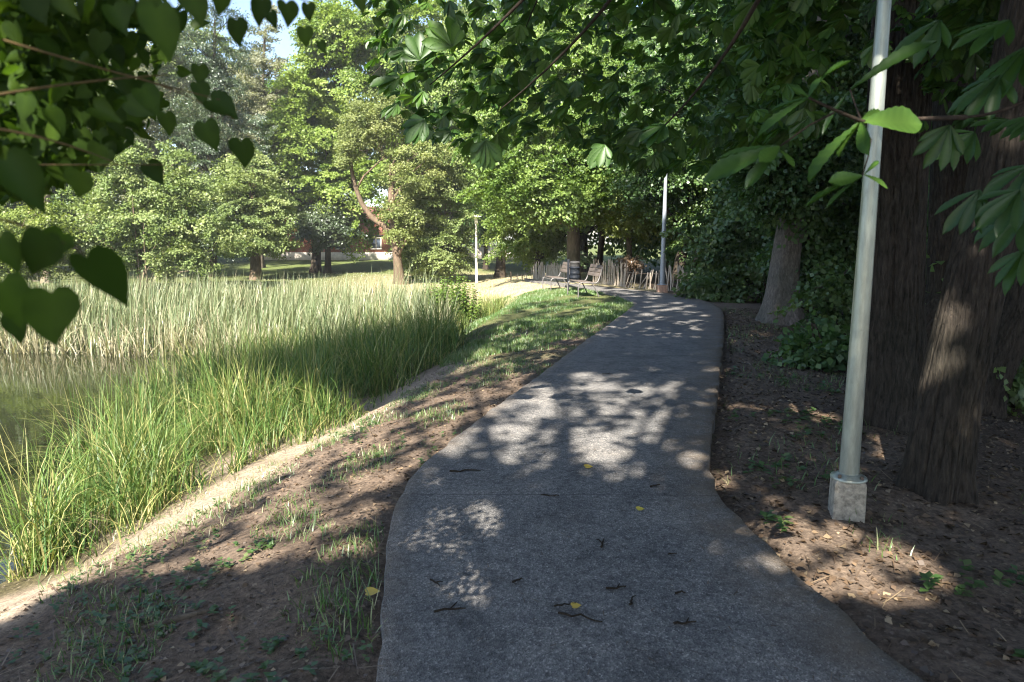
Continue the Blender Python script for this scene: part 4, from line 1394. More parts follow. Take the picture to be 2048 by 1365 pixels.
for a in ((1722, 243, 1850, 238, 1.72, 0.03, (-0.1, -0.9, 0.42), 0.95, 1.0), (1722, 243, 1612, 345, 1.72, -0.05, (-0.7, -0.2, 0.6), 0.7, 0.65), (1722, 243, 1670, 302, 1.72, -0.06, (-0.6, 0.1, 0.7), 0.75, 0.6), (1722, 243, 1780, 212, 1.72, 0.12, (0.2, -0.2, 0.9), 0.8, 0.5), (1722, 243, 1728, 300, 1.72, -0.1, (-0.8, -0.3, 0.4), 0.5, 0.6),
          (1560, 293, 1411, 350, 1.72, 0.0, (-0.3, -0.7, 0.6), 0.55, 0.7), (1560, 293, 1440, 305, 1.72, 0.05, (-0.2, -0.4, 0.8), 0.6, 0.5), (1560, 293, 1490, 370, 1.72, 0.0, (-0.4, -0.7, 0.5), 0.35, 0.65), (1560, 293, 1524, 318, 1.72, -0.05, (0.1, -0.8, 0.5), 0.95, 1.0), (1560, 300, 1590, 330, 1.72, -0.03, (0.3, -0.8, 0.5), 0.9, 0.9),
          (1617, 196, 1515, 260, 1.72, 0.0, (-0.5, -0.4, 0.7), 0.5, 0.6), (1617, 196, 1540, 215, 1.72, 0.05, (-0.2, -0.4, 0.8), 0.45, 0.5), (1617, 196, 1645, 145, 1.72, 0.05, (-0.8, -0.4, 0.3), 0.6, 0.8), (1640, 160, 1698, 112, 1.72, 0.05, (-0.5, -0.5, 0.6), 0.3, 0.35), (1617, 196, 1585, 172, 1.72, 0.04, (0, -0.8, 0.5), 0.8, 0.7),
          (1700, 180, 1866, 68, 1.9, 0.0, (-0.4, -0.6, 0.6), 0.15, 0.42), (1700, 180, 1640, 262, 1.9, 0.0, (-0.7, -0.3, 0.5), 0.2, 0.35),
          (1725, 352, 1612, 398, 1.72, 0.0, (-0.4, -0.2, 0.8), 0.6, 0.35), (1725, 352, 1665, 360, 1.72, -0.03, (-0.1, -0.9, 0.3), 0.9, 0.9), (1725, 352, 1650, 408, 1.72, 0.02, (-0.5, -0.3, 0.7), 0.55, 0.35), (1728, 350, 1778, 372, 1.72, 0.0, (0.1, -0.6, 0.7), 0.85, 0.9), (1728, 350, 1760, 318, 1.72, 0.04, (0.4, -0.3, 0.7), 0.6, 0.35)):
    leaflet(*a)
cbr.tube(np.array([P3(1722, 246, 1.72), P3(1742, 280, 1.73), P3(1736, 315, 1.73), P3(1725, 350, 1.72)]) - base, [0.003, 0.002, 0.002, 0.002], 6)
cbr.tube(np.array([P3(1722, 240, 1.74), P3(1712, 215, 1.8), P3(1700, 180, 1.9)]) - base, [0.003, 0.002, 0.002], 6)
# darker near leaves at the right edge
for (px, py, Yd, ax, nn, L, t) in ((2020, 40, 2.2, (-0.6, 0, -0.1), (-0.2, -0.5, 0.7), 0.17, 0.3), (2060, 90, 2.2, (-0.7, 0, -0.5), (-0.5, -0.3, 0.7), 0.2, 0.35), (1950, 265, 3.2, (-0.7, 0, -0.3), (0, -0.7, 0.6), 0.2, 0.5), (2020, 240, 3.2, (-0.6, 0, 0.1), (0, -0.6, 0.7), 0.15, 0.15), (2060, 330, 2.5, (-0.6, 0.1, -0.4), (-0.2, -0.5, 0.7), 0.18, 0.2), (2055, 420, 2.5, (-0.7, 0, -0.45), (-0.5, -0.4, 0.6), 0.2, 0.3), (2000, 430, 3.3, (-0.6, 0, -0.6), (-0.5, -0.4, 0.6), 0.16, 0.25), (2050, 500, 2.7, (-0.6, 0, -0.6), (-0.5, -0.4, 0.6), 0.18, 0.4), (1900, 250, 2.3, (-0.3, 0, -0.9), (0, -0.8, 0.4), 0.16, 0.3), (2000, 150, 2.2, (-0.6, 0, -0.4), (-0.3, -0.5, 0.6), 0.18, 0.1), (1960, 380, 2.3, (-0.6, 0, -0.7), (-0.3, -0.5, 0.6), 0.17, 0.1),
                                   (1880, 40, 2.6, (-0.5, 0, -0.4), (-0.3, -0.5, 0.6), 0.18, 0.1), (2040, 380, 2.2, (-0.5, 0, -0.4), (-0.3, -0.5, 0.6), 0.18, 0.1), (2080, 230, 3.0, (-0.8, 0, -0.2), (-0.3, -0.5, 0.6), 0.18, 0.15)):
    palmate(P3(px, py, Yd), np.array(ax, float), np.array(nn, float), L * 1.0, 6, 0.35, t * 0.5, 0.55)
# boughs
for (p_, c_, e_, r0) in (((1500, -700, 3.4), (1250, -150, 4.6), (860, 170, 4.8), 0.03), ((1500, -700, 3.4), (1400, -100, 4.8), (1000, 220, 5.4), 0.03), ((1700, -600, 3.0), (1600, 0, 4.2), (1300, 280, 4.6), 0.025), ((2300, -100, 2.2), (2150, 220, 2.2), (1930, 235, 2.1), 0.012), ((2300, -100, 2.2), (2200, 300, 1.9), (2050, 400, 1.7), 0.012), ((1500, -700, 3.4), (1150, -200, 6), (1050, 60, 7), 0.03)):
    cv = curve(P3(*p_), P3(*c_), P3(*e_), 16) - base
    cbr.tube(cv, np.linspace(r0, 0.004, 16), 7, cap=False)
    p0 = np.array([0.1, 0.15, 4.2])
    cbr.tube(curve(p0, (p0 + cv[0]) / 2 + np.array([0, 0, 0.3]), cv[0], 8), np.linspace(0.07, r0, 8), 8, cap=False)
tb.build('trunk', M['bark_dark'], e, smooth=True)
_lv.build('crown', M['shade'], e)
cbr.build('branch', M['twig'], e, smooth=True)
ch.build('leaves', M['chestnut'], e)
for nm in ('shade_tree', 'grove_tree'):
    e, base, tb, _lv = OV[nm]
    tb.build('trunk', M['bark_dark'], e, smooth=True)
    _lv.build('crown', M['shade'], e)

# ================================================================== blades of grass


def blades(mb, r, x, y, hgt_, wid, lean, curl, segs=4, tint=None, az=None, z=None):
    n = len(x)
    z0 = hgt(x, y) - 0.02 if z is None else z
    az = r.uniform(0, 2 * math.pi, n) if az is None else az
    dirh = np.stack([np.cos(az), np.sin(az)], 1)
    tt = np.linspace(0, 1, segs + 1)
    L = hgt_[:, None] * tt
    th = lean[:, None] + curl[:, None] * tt ** 1.6
    dx = np.diff(L, axis=1) * np.sin((th[:, 1:] + th[:, :-1]) / 2)
    dz = np.diff(L, axis=1) * np.cos((th[:, 1:] + th[:, :-1]) / 2)
    hx = np.concatenate([np.zeros((n, 1)), np.cumsum(dx, 1)], 1)
    hz = np.concatenate([np.zeros((n, 1)), np.cumsum(dz, 1)], 1)
    c = np.stack([x[:, None] + hx * dirh[:, :1], y[:, None] + hx * dirh[:, 1:], z0[:, None] + hz], -1)
    fa = az + math.pi / 2 + r.normal(0, 0.5, n)
    w = wid[:, None] * (1 - tt ** 2.2)[None] * 0.5 + 0.0006
    sd = np.stack([np.cos(fa), np.sin(fa), np.zeros(n)], 1)[:, None] * w[..., None]
    v = np.stack([c - sd, c + sd], 2)          # n, segs+1, 2, 3
    k = (segs + 1) * 2
    f = []
    for s_ in range(segs):
        a = 2 * s_
        f.append([a, a + 1, a + 3, a + 2])
    f = (np.array(f)[None] + (np.arange(n) * k)[:, None, None]).reshape(-1, 4)
    mb.add(v.reshape(-1, 3), f, None if tint is None else np.repeat(tint, k))


# sedge bed on the near bank
r = np.random.default_rng(900)
mb = MB()
n = 62000
x = r.uniform(-7.6, 1.0, n)
y = r.uniform(5.55, 16.6, n)
s = lipx(y) - x
wsh = np.interp(y, [3, 5.5, 7.4, 9, 10.7, 14, 20], [1.7, 2.0, 3.3, 4.1, 4.8, 5.6, 3.6])
s0 = np.interp(y, [4.6, 5.5, 7.0, 8.5, 10, 12.7, 17], [1.9, 1.7, 1.5, 1.0, 0.55, 0.3, 0.4])
clump = mk_noise(71, 10, 2.0, 6.0)(np.stack([x, y], 1))
ok = (s > s0 + 0.3 * clump) & (s < wsh + 0.25) & (y < 15.9 - 0.15 * np.abs(clump)) & (r.random(n) < 0.46 + 0.45 * clump)
x, y, s, clump, s0 = x[ok], y[ok], s[ok], clump[ok], s0[ok]
hh = (0.78 + 0.3 * clump + r.normal(0, 0.24, len(x))) * np.clip((s - s0) * 0.9 + 0.5, 0.4, 1.0)
hh = np.clip(hh * r.uniform(0.8, 1.3, len(x)), 0.15, 1.55)
tint = np.clip(0.33 + 0.15 * clump + r.normal(0, 0.2, len(x)) + (r.random(len(x)) < 0.12) * 0.5, 0, 1)
zs = np.maximum(hgt(x, y), WL - 0.1) - 0.02
blades(mb, r, x, y, hh, r.uniform(0.005, 0.016, len(x)), np.abs(r.normal(0.1, 0.25, len(x))), np.where(r.random(len(x)) < 0.45, r.uniform(1.3, 2.6, len(x)), np.abs(r.normal(0.6, 0.5, len(x)))), 7, tint, z=zs)
kd = r.choice(len(x), 5000, False)
blades(mb, r, x[kd], y[kd], r.uniform(0.2, 0.6, 5000), r.uniform(0.006, 0.013, 5000), np.abs(r.normal(0.5, 0.4, 5000)), np.abs(r.normal(0.9, 0.6, 5000)), 4, np.clip(r.normal(0.95, 0.07, 5000), 0, 1))
# seed-head stalks
k_ = r.choice(len(x), 500, False)
blades(mb, r, x[k_], y[k_], hh[k_] * 0.5 + r.uniform(0.5, 0.9, 500), np.full(500, 0.006), np.abs(r.normal(0.05, 0.08, 500)), np.abs(r.normal(0.25, 0.2, 500)), 4, np.clip(r.normal(0.75, 0.15, 500), 0, 1))
tag(mb.build('sedge_grass', M['sedge']), 'tall arching sedge and grass along the near pond bank', 'grass', kind='stuff')

# cattails in the pond
mb = MB()
n = 52000
x = r.uniform(-26, -0.6, n)
y = r.uniform(13.5, 33, n)
y0 = np.interp(x, [-26, -12, -8.5, -6.2, -5.2, -4, -2, -0.6], [19, 17.6, 17.0, 16.2, 15.2, 15.3, 15.6, 16])
y1 = np.interp(x, [-26, -15, -6, -3, -1.5, -0.6], [31, 30, 28.5, 27.5, 25, 21])
cl1 = mk_noise(72, 10, 0.8, 3.0)(np.stack([x, y], 1))
xr = np.interp(y, [15, 18, 22, 26, 30], [-1.5, -1.9, -2.1, -2.6, -4.5]) + 0.3 * cl1
ok = (y > y0 + 0.25 * cl1) & (y < y1) & (x < xr) & (r.random(n) < np.clip(0.62 + 0.22 * cl1, 0.15, 1) * np.interp(y, [16, 24, 31], [1, 0.8, 0.6]))
x, y, cl1, y0 = x[ok], y[ok], cl1[ok], y0[ok]
zb = np.maximum(hgt(x, y), WL) - 0.03
hh = np.clip(1.36 + 0.14 * cl1 + r.normal(0, 0.2, len(x)), 0.5, 1.95) * np.clip(0.75 + (y - y0) * 0.15, 0.6, 1.0)
hh *= np.clip(1.0 - sstep(-3.2, -1.2, x) * 0.35, 0.5, 1)
tint = np.clip(0.42 + 0.1 * cl1 + r.normal(0, 0.24, len(x)), 0, 1)
blades(mb, r, x, y, hh, r.uniform(0.018, 0.04, len(x)), np.abs(r.normal(0.06, 0.17, len(x))), np.where(r.random(len(x)) < 0.1, r.uniform(0.8, 2.2, len(x)), np.abs(r.normal(0.2, 0.25, len(x)))), 4, tint, z=zb, az=r.normal(0.1, 1.2, len(x)))
# dead straw at the foot of the cattails
pw = np.exp(-(y - y0) * 0.3) + 0.12
k_ = r.choice(len(x), 14000, p=pw / pw.sum())
blades(mb, r, x[k_], y[k_] - 0.15, r.uniform(0.4, 1.15, len(k_)), r.uniform(0.014, 0.03, len(k_)), np.abs(r.normal(0.2, 0.35, len(k_))), np.abs(r.normal(0.5, 0.6, len(k_))), 3, np.clip(r.normal(0.95, 0.08, len(k_)), 0, 1), z=zb[k_])
tag(mb.build('cattail_reeds', M['cattail']), 'dense grey-green cattails standing in the shallow pond', 'reeds', kind='stuff')

gnet = G(905, 650, -0.75) + np.array([0, 1.0, 0])
# lower yellow-green marsh grass between sedge and cattails
mb = MB()
n = 30000
x = r.uniform(-7.4, 0.3, n)
y = r.uniform(13.2, 25, n)
s = lipx(y) - x
cl2 = mk_noise(75, 10, 1.2, 4.0)(np.stack([x, y], 1))
ok = (s > 0.9) & (s < 5.9 + 0.4 * cl2) & ((y < 17.5) | (x > -2.6)) & ((x - gnet[0]) ** 2 + (y - gnet[1]) ** 2 > 1.1) & ~((np.abs(x - gnet[0] * y / gnet[1]) < 0.8) & (y < gnet[1]) & (y > gnet[1] - 2.0)) & (r.random(n) < 0.6 + 0.3 * cl2)
x, y, cl2 = x[ok], y[ok], cl2[ok]
blades(mb, r, x, y, np.clip(0.5 + 0.12 * cl2 + r.normal(0, 0.12, len(x)), 0.15, 1), r.uniform(0.008, 0.018, len(x)), np.abs(r.normal(0.12, 0.2, len(x))), np.abs(r.normal(0.8, 0.5, len(x))), 3, np.clip(0.62 + r.normal(0, 0.18, len(x)), 0, 1), z=np.maximum(hgt(x, y), WL) - 0.02)
tag(mb.build('marsh_grass', M['sedge']), 'yellow-green marsh grass between sedge bed and cattails', 'grass', kind='stuff')

# short grass: mound by the benches, tufts on the left shoulder and at the lip
mb = MB()
n = 170000
x = r.uniform(-1.2, 4.0, n)
y = r.uniform(11.0, 25.5, n)
cl3 = mk_noise(73, 12, 1.0, 4.5)(np.stack([x, y], 1))
pl = np.where(y < 16.8, xL(y), 99)
ip2 = in_path(x, y)
s = lipx(y) - x
ok = (~ip2) & (x < pl) & (s < 1.2) & (r.random(n) < np.clip(0.5 + 0.4 * cl3, 0, 1) * sstep(11, 15, y + cl3)) & (x < 3.2) & (y < 25.5 - np.clip(x, 0, 5) * 0.7)
x, y, cl3 = x[ok], y[ok], cl3[ok]
blades(mb, r, x, y, np.clip(0.075 + 0.02 * cl3 + r.normal(0, 0.02, len(x)), 0.025, 0.2), r.uniform(0.006, 0.013, len(x)), np.abs(r.normal(0.2, 0.25, len(x))), np.abs(r.normal(0.5, 0.4, len(x))), 2, np.clip(0.4 + 0.1 * cl3 + r.normal(0, 0.15, len(x)), 0, 1))
n = 90000
x = r.uniform(-4.2, 1.9, n)
y = r.uniform(2.2, 14, n)
cl4 = mk_noise(74, 12, 1.5, 7.0)(np.stack([x, y], 1))
s = lipx(y) - x
pl = xL(y)
ok = (s < 0.35) & (x < pl - 0.04) & (cl4 > 0.42 - 0.45 * np.exp(-(np.abs(s - 0.05) / 0.18) ** 2) - 0.02 * y) & (r.random(n) < 0.7)
x, y, cl4 = x[ok], y[ok], cl4[ok]
blades(mb, r, x, y, np.clip(0.055 + 0.02 * cl4 + r.normal(0, 0.02, len(x)), 0.02, 0.2), r.uniform(0.003, 0.007, len(x)), np.abs(r.normal(0.3, 0.3, len(x))), np.abs(r.normal(0.6, 0.4, len(x))), 2, np.clip(0.5 + r.normal(0, 0.25, len(x)), 0, 1))
n = 9000
x = r.uniform(1.2, 5.5, n)
y = r.uniform(3, 17, n)
cl5 = mk_noise(76, 12, 1.5, 6.0)(np.stack([x, y], 1))
rr2 = x - xR(y)
ok = (rr2 > 0.08) & (rr2 < 2.2) & (cl5 > 0.75 - 0.05 * y)
x, y = x[ok], y[ok]
blades(mb, r, x, y, np.clip(r.normal(0.09, 0.03, len(x)), 0.03, 0.2), r.uniform(0.003, 0.008, len(x)), np.abs(r.normal(0.3, 0.3, len(x))), np.abs(r.normal(0.6, 0.4, len(x))), 2, np.clip(0.45 + r.normal(0, 0.2, len(x)), 0, 1))
# dry lawn beyond the pond
n = 26000
x = r.uniform(-14, 4, n)
y = r.uniform(24.5, 47, n)
ok = (y > np.interp(x, [-14, -6, -2.5, 0, 4], [32, 29.5, 26.5, 25, 25])) & ~in_path(x, y)
x, y = x[ok], y[ok]
blades(mb, r, x, y, np.clip(r.normal(0.08, 0.03, len(x)), 0.03, 0.25), r.uniform(0.012, 0.02, len(x)), np.abs(r.normal(0.3, 0.3, len(x))), np.abs(r.normal(0.6, 0.4, len(x))), 2, np.clip(0.9 + r.normal(0, 0.15, len(x)), 0, 1))
n = 30000
x = r.uniform(-4.8, -0.6, n)
y = r.uniform(2.6, 11, n)
cl6 = mk_noise(79, 12, 2.5, 9.0)(np.stack([x, y], 1))
s = lipx(y) - x
ok = (s > -0.5) & (s < 1.9) & (cl6 > 1.35 - 0.75 * np.exp(-((s - 1.4) / 0.3) ** 2))
x, y = x[ok], y[ok]
blades(mb, r, x, y, np.clip(r.normal(0.08, 0.04, len(x)), 0.02, 0.25), r.uniform(0.003, 0.006, len(x)), np.abs(r.normal(0.4, 0.4, len(x))), np.abs(r.normal(0.8, 0.5, len(x))), 3, np.clip(0.75 + r.normal(0, 0.25, len(x)), 0, 1))
tag(mb.build('short_grass', M['grass']), 'short patchy grass on the bank, the mound and the dry lawn', 'grass', kind='stuff')

# small broad-leaved weeds on the left shoulder and right soil
mb = MB()


def weeds(n, xr_, yr_, cond, hmin, hmax, leaf):
    x = r.uniform(*xr_, n)
    y = r.uniform(*yr_, n)
    ok = cond(x, y)
    x, y = x[ok], y[ok]
    per = 9
    m = len(x)
    h = r.uniform(hmin, hmax, m)
    zz = hgt(x, y)
    u_ = r.random((m, per))
    a = r.uniform(0, 6.28, (m, per))
    d = np.stack([np.cos(a), np.sin(a), r.uniform(-0.1, 0.6, (m, per))], -1)
    P_ = np.stack([np.repeat(x[:, None], per, 1), np.repeat(y[:, None], per, 1), zz[:, None] + h[:, None] * u_], -1)
    nn = np.stack([-np.cos(a) * 0.3, -np.sin(a) * 0.3, np.ones((m, per))], -1)
    mb.scatter(DIAMOND[0] * np.array([0.8, 1, 1]), DIAMOND[1], P_.reshape(-1, 3), d.reshape(-1, 3), nn.reshape(-1, 3), leaf * r.uniform(0.6, 1.4, m * per), np.clip(np.repeat(r.normal(0.45, 0.2, m), per) + r.normal(0, 0.1, m * per), 0, 1))


wn = mk_noise(78, 12, 1.5, 6.0)
weeds(1300, (-3.6, 1.2), (2.2, 10), lambda x, y: (lipx(y) - x < 0.1) & (x < xL(y) - 0.05) & (wn(np.stack([x, y], 1)) > 0.35), 0.02, 0.08, 0.028)
weeds(110, (-2.2, -0.5), (2.0, 3.8), lambda x, y: (x < xL(y) - 0.05) & (wn(np.stack([x, y], 1)) > 0.1), 0.02, 0.06, 0.035)
weeds(700, (1.5, 4.5), (1.9, 9), lambda x, y: (x > xR(y) + 0.15) & (wn(np.stack([x, y], 1)) > 0.7), 0.02, 0.1, 0.05)
weeds(160, (-4.6, -1.5), (3.0, 9), lambda x, y: (lipx(y) - x < 1.2) & (lipx(y) - x > 0) & (wn(np.stack([x, y], 1)) > 0.4), 0.03, 0.12, 0.03)
tag(mb.build('ground_weeds', M['weed']), 'small leafy weeds sprouting on the bare soil beside the path', 'weeds', kind='stuff')

# leaf litter and bits of twig on the soil
mb = MB()


def litter(n, xr_, yr_, cond, size, zoff=0.006):
    x = r.uniform(*xr_, n)
    y = r.uniform(*yr_, n)
    ok = cond(x, y)
    x, y = x[ok], y[ok]
    m = len(x)
    a = r.uniform(0, 6.28, m)
    d = np.stack([np.cos(a), np.sin(a), r.normal(0, 0.2, m)], -1)
    nn = unit(np.stack([r.normal(0, .35, m), r.normal(0, .35, m), np.ones(m)], -1))
    P_ = np.stack([x, y, hgt(x, y) + zoff], -1)
    mb.scatter(DIAMOND[0] * np.array([0.9, 1, 1.8]), DIAMOND[1], P_, d, nn, size * r.uniform(0.5, 1.6, m), np.clip(r.beta(1.2, 2.4, m) + (r.random(m) < 0.06) * 0.5, 0, 1))


litter(34000, (1.0, 7.5), (1.4, 17), lambda x, y: (x > xR(y) + 0.05), 0.035)
litter(26000, (-3.6, 2.6), (2, 16), lambda x, y: (x < xL(y) - 0.04) & (lipx(y) - x < 0.3), 0.024)
n = 6500
x = r.uniform(-3.4, 7, n)
y = r.uniform(1.8, 14, n)
ok = ((x > xR(y) + 0.05) | ((x < xL(y) - 0.05) & (lipx(y) - x < 0.2)))
x, y = x[ok], y[ok]
blades(mb, r, x, y, r.uniform(0.04, 0.22, len(x)), r.uniform(0.003, 0.006, len(x)), r.normal(1.5, 0.08, len(x)), r.normal(0, 0.15, len(x)), 3, np.clip(r.beta(1.2, 2, len(x)), 0, 1), z=hgt(x, y) + 0.012)
# crumbs on the path itself
n = 7000
x = r.uniform(-0.9, 4.4, n)
y = r.uniform(1.8, 17, n)
ok = (x > xL(y) + 0.03) & (x < xR(y) - 0.03) & (r.random(n) < 0.25 + 0.75 * sstep(0.7, 0.05, xR(y) - x))
x, y = x[ok], y[ok]
blades(mb, r, x, y, r.uniform(0.012, 0.05, len(x)) + (r.random(len(x)) < 0.08) * 0.06, r.uniform(0.002, 0.007, len(x)), r.normal(1.52, 0.05, len(x)), r.normal(0, 0.1, len(x)), 2, np.clip(r.beta(1, 4, len(x)), 0, 1), z=np.full(len(x), ZP + 0.008))
tag(mb.build('leaf_litter', M['litter']), 'dry leaves and twig crumbs scattered over soil and path', 'leaf litter', kind='stuff')

# nettle bush at the foot of the bank
gxy = G(905, 650, -0.75)
b = np.array([gxy[0], gxy[1] + 1.0, gz(gxy[0], gxy[1] + 1.0)])
e = empty('nettle_bush', b)
tag(e, 'bright green nettle bush at the foot of the grassy mound', 'bush')
e.scale = (1.25, 1.25, 1.3)
stm, lfm = MB(), MB()
for k in range(70):
    a, rr3 = r.uniform(0, 6.28), math.sqrt(r.random()) * 0.62
    x0 = np.array([math.cos(a) * rr3, math.sin(a) * rr3 * 0.8, 0])
    hh_ = (1.25 - 0.6 * rr3) * r.uniform(0.8, 1.1)
    tip = x0 * 1.15 + np.array([r.normal() * 0.08, r.normal() * 0.08, hh_])
    cv = curve(x0 * 0.8, (x0 + tip) / 2, tip, 6)
    stm.tube(cv, np.linspace(0.006, 0.002, 6), 4, cap=False)
    m = 34
    t = np.repeat(np.linspace(0.25, 1, m // 2), 2)
    pts = np.stack([np.interp(t, np.linspace(0, 1, 6), cv[:, i_]) for i_ in range(3)], 1)
    aa = np.repeat(np.arange(m // 2) * 1.57, 2) + np.tile([0, math.pi], m // 2) + a
    d = np.stack([np.cos(aa), np.sin(aa), np.full(m, -0.25)], 1)
    lfm.scatter(DIAMOND[0] * np.array([0.9, 1, 1]), DIAMOND[1], pts, d, np.tile([0, 0, 1.0], (m, 1)) + r.normal(size=(m, 3)) * .3, 0.11 * (1.2 - 0.6 * t) * r.uniform(.8, 1.2, m), np.clip(r.normal(0.55, 0.2, m), 0, 1))
stm.build('stems', M['twig_green'], e)
lfm.build('leaves', M['nettle'], e)

# ================================================================== street lamps


def lamp(label, loc, h, pole_mat, r0, r1, plinth, sticker=False, plinth_mat='concrete', rz=0.0):
    e = empty('street_lamp', loc, rz)
    tag(e, label, 'street lamp', 'park lamps with flat caps')
    pb = 0.0
    if plinth:
        c = MB()
        a = plinth
        hp = 0.25
        v = []
        for z, k in ((-0.25, 1.06), (hp - 0.025, 1.0), (hp, 0.93)):
            for sx, sy in ((-1, -1), (1, -1), (1, 1), (-1, 1)):
                v.append([sx * a * k, sy * a * k, z])
        f = [[0, 1, 5, 4], [1, 2, 6, 5], [2, 3, 7, 6], [3, 0, 4, 7], [4, 5, 9, 8], [5, 6, 10, 9], [6, 7, 11, 10], [7, 4, 8, 11], [8, 9, 10, 11]]
        c.add(v, f)
        bevel(c.build('plinth', M[plinth_mat], e), 0.008, 2)
        fl = MB().lathe([(0.0, hp + 0.03), (r0 * 1.15, hp + 0.034), (r0 * 1.45, hp + 0.018), (r0 * 1.8, hp + 0.012), (r0 * 1.84, hp + 0.004), (r0 * 1.84, hp - 0.002)][::-1], 28)
        fo = fl.build('flange', M[pole_mat], e, True)
        for k in range(4):
            aa = math.pi / 4 + k * math.pi / 2
            bo = MB().lathe([(0.0, hp + 0.034), (0.011, hp + 0.034), (0.011, hp + 0.006), (0.017, hp + 0.006), (0.017, hp - 0.001)][::-1], 6, (math.cos(aa) * r0 * 1.55, math.sin(aa) * r0 * 1.55, 0))
            bo.build('bolt', M['bolt'], fo)
        pb = hp
    p = MB()
    zz = [pb + 0.02, pb + 1.0, pb + 1.02, h * 0.55, h]
    prof = [(np.interp(z, [pb, h], [r0, r1]), z) for z in np.linspace(pb + 0.02, h, 14)]
    p.lathe(prof, 26)
    po = p.build('pole', M[pole_mat], e, True)
    # inspection door
    d = MB()
    n = 8
    th = np.linspace(-0.55, 0.55, n) - 1.9
    for (z0_, z1_) in ((pb + 0.62, pb + 0.95),):
        ra = r0 * 0.955 + 0.003
        v = np.concatenate([np.stack([np.cos(th) * ra, np.sin(th) * ra, np.full(n, z)], 1) for z in (z0_, z1_)])
        d.add(v, [[k, k + 1, n + k + 1, n + k] for k in range(n - 1)])
    d.build('inspection_door', M[pole_mat], po, True)
    if sticker:
        d = MB()
        th = np.linspace(-0.35, 0.35, n) + sticker
        ra = np.interp(1.12, [pb, h], [r0, r1]) + 0.0015
        v = np.concatenate([np.stack([np.cos(th) * ra, np.sin(th) * ra, np.full(n, z)], 1) for z in (1.105, 1.128)])
        d.add(v, [[k, k + 1, n + k + 1, n + k] for k in range(n - 1)])
        d.build('sticker', M['sticker'], po, True)
    # head: opal cylinder under a flat cap
    hd = MB().lathe([(r1, h - 0.02), (0.085, h), (0.09, h + 0.03), (0.105, h + 0.30), (0.105, h + 0.33)], 24)
    hd.build('lantern', M['lamp_glass'], e, True)
    cp = MB().lathe([(0.0, h + 0.43), (0.05, h + 0.425), (0.15, h + 0.39), (0.30, h + 0.345), (0.305, h + 0.335), (0.11, h + 0.33), (0.0, h + 0.33)][::-1], 28)
    cp.build('cap', M['white'] if pole_mat != 'bluepole' else M['bluepole'], e, True)
    return e


g = G(1692, 1025, -0.08)
lamp('near weathered pale lamp post on a concrete block right of the path', (g[0], g[1], gz(g[0], g[1])), 4.15, 'galv', 0.059, 0.031, 0.092, -2.2, rz=R(-16))
g = np.array([XA(1324, 22.3, 0), 22.3, 0])
lamp('blue-grey lamp post at the far bend of the path', (g[0], g[1], gz(*g[:2])), 4.1, 'bluepole', 0.09, 0.045, 0.15, plinth_mat='brickred')
g = np.array([XA(953, 36.5, -0.45), 36.5, 0])
lamp('small white lamp post on the dry lawn beyond the pond', (g[0], g[1], gz(*g[:2])), 3.15, 'white', 0.07, 0.05, None)

# ================================================================== benches


def bench(label, loc, rz):
    """faces local -x, length along local y"""
    e = empty('park_bench', loc, rz)
    tag(e, label, 'bench', 'slatted steel-framed benches')
    HL = 0.62
    for sy in (-1, 1):
        fr = MB()
        y0 = sy * HL
        side = [(-0.40, 0.0), (-0.40, 0.30), (-0.385, 0.38), (-0.34, 0.425), (-0.28, 0.44), (0.0, 0.42), (0.14, 0.42), (0.20, 0.47), (0.25, 0.60), (0.315, 0.82), (0.34, 0.90)]
        fr.tube(np.array([[a, y0, z] for a, z in side]), 0.02, 8)
        fr.tube(np.array([[0.02, y0, 0.42], [0.10, y0, 0.30], [0.2, y0, 0.1], [0.25, y0, -0.02]]), 0.018, 8)
        fr.build('side_frame', M['steel'], e, True)
    st_ = MB().tube(np.array([[0.02, -HL, 0.405], [0.02, HL, 0.405]]), 0.016, 8)
    st_.tube(np.array([[-0.36, -HL, 0.395], [-0.36, HL, 0.395]]), 0.014, 8)
    st_.build('stretcher', M['steel'], e, True)
    for k in range(4):
        xx = -0.31 + k * 0.115
        bevel(MB().box((xx, 0, 0.453 - 0.006 * k), (0.102, HL * 2 - 0.03, 0.028)).build('seat_slat', M['wood'], e), 0.005)
    ax = unit(np.array([0.34 - 0.20, 0, 0.90 - 0.47]))
    for k in range(3):
        t = 0.21 + k * 0.125
        c = np.array([0.185, 0, 0.46]) + ax * t * 1.0
        rot = np.stack([np.cross([0, 1, 0], ax), [0, 1, 0], ax], 1)
        bevel(MB().box(c, (0.026, HL * 2 - 0.03, 0.112), rot).build('back_slat', M['wood'], e), 0.005)
    return e


bx, by = XA(1171, 20.9, 0), 20.9
bench('near wooden-slatted bench beside the litter bin, right of its post', (bx, by, gz(bx, by) + 0.0), R(10))
bx2, by2 = XA(1116, 23.7, 0), 23.7
bench('farther slatted bench partly hidden behind the litter bin', (bx2, by2, gz(bx2, by2) + 0.0), R(10))

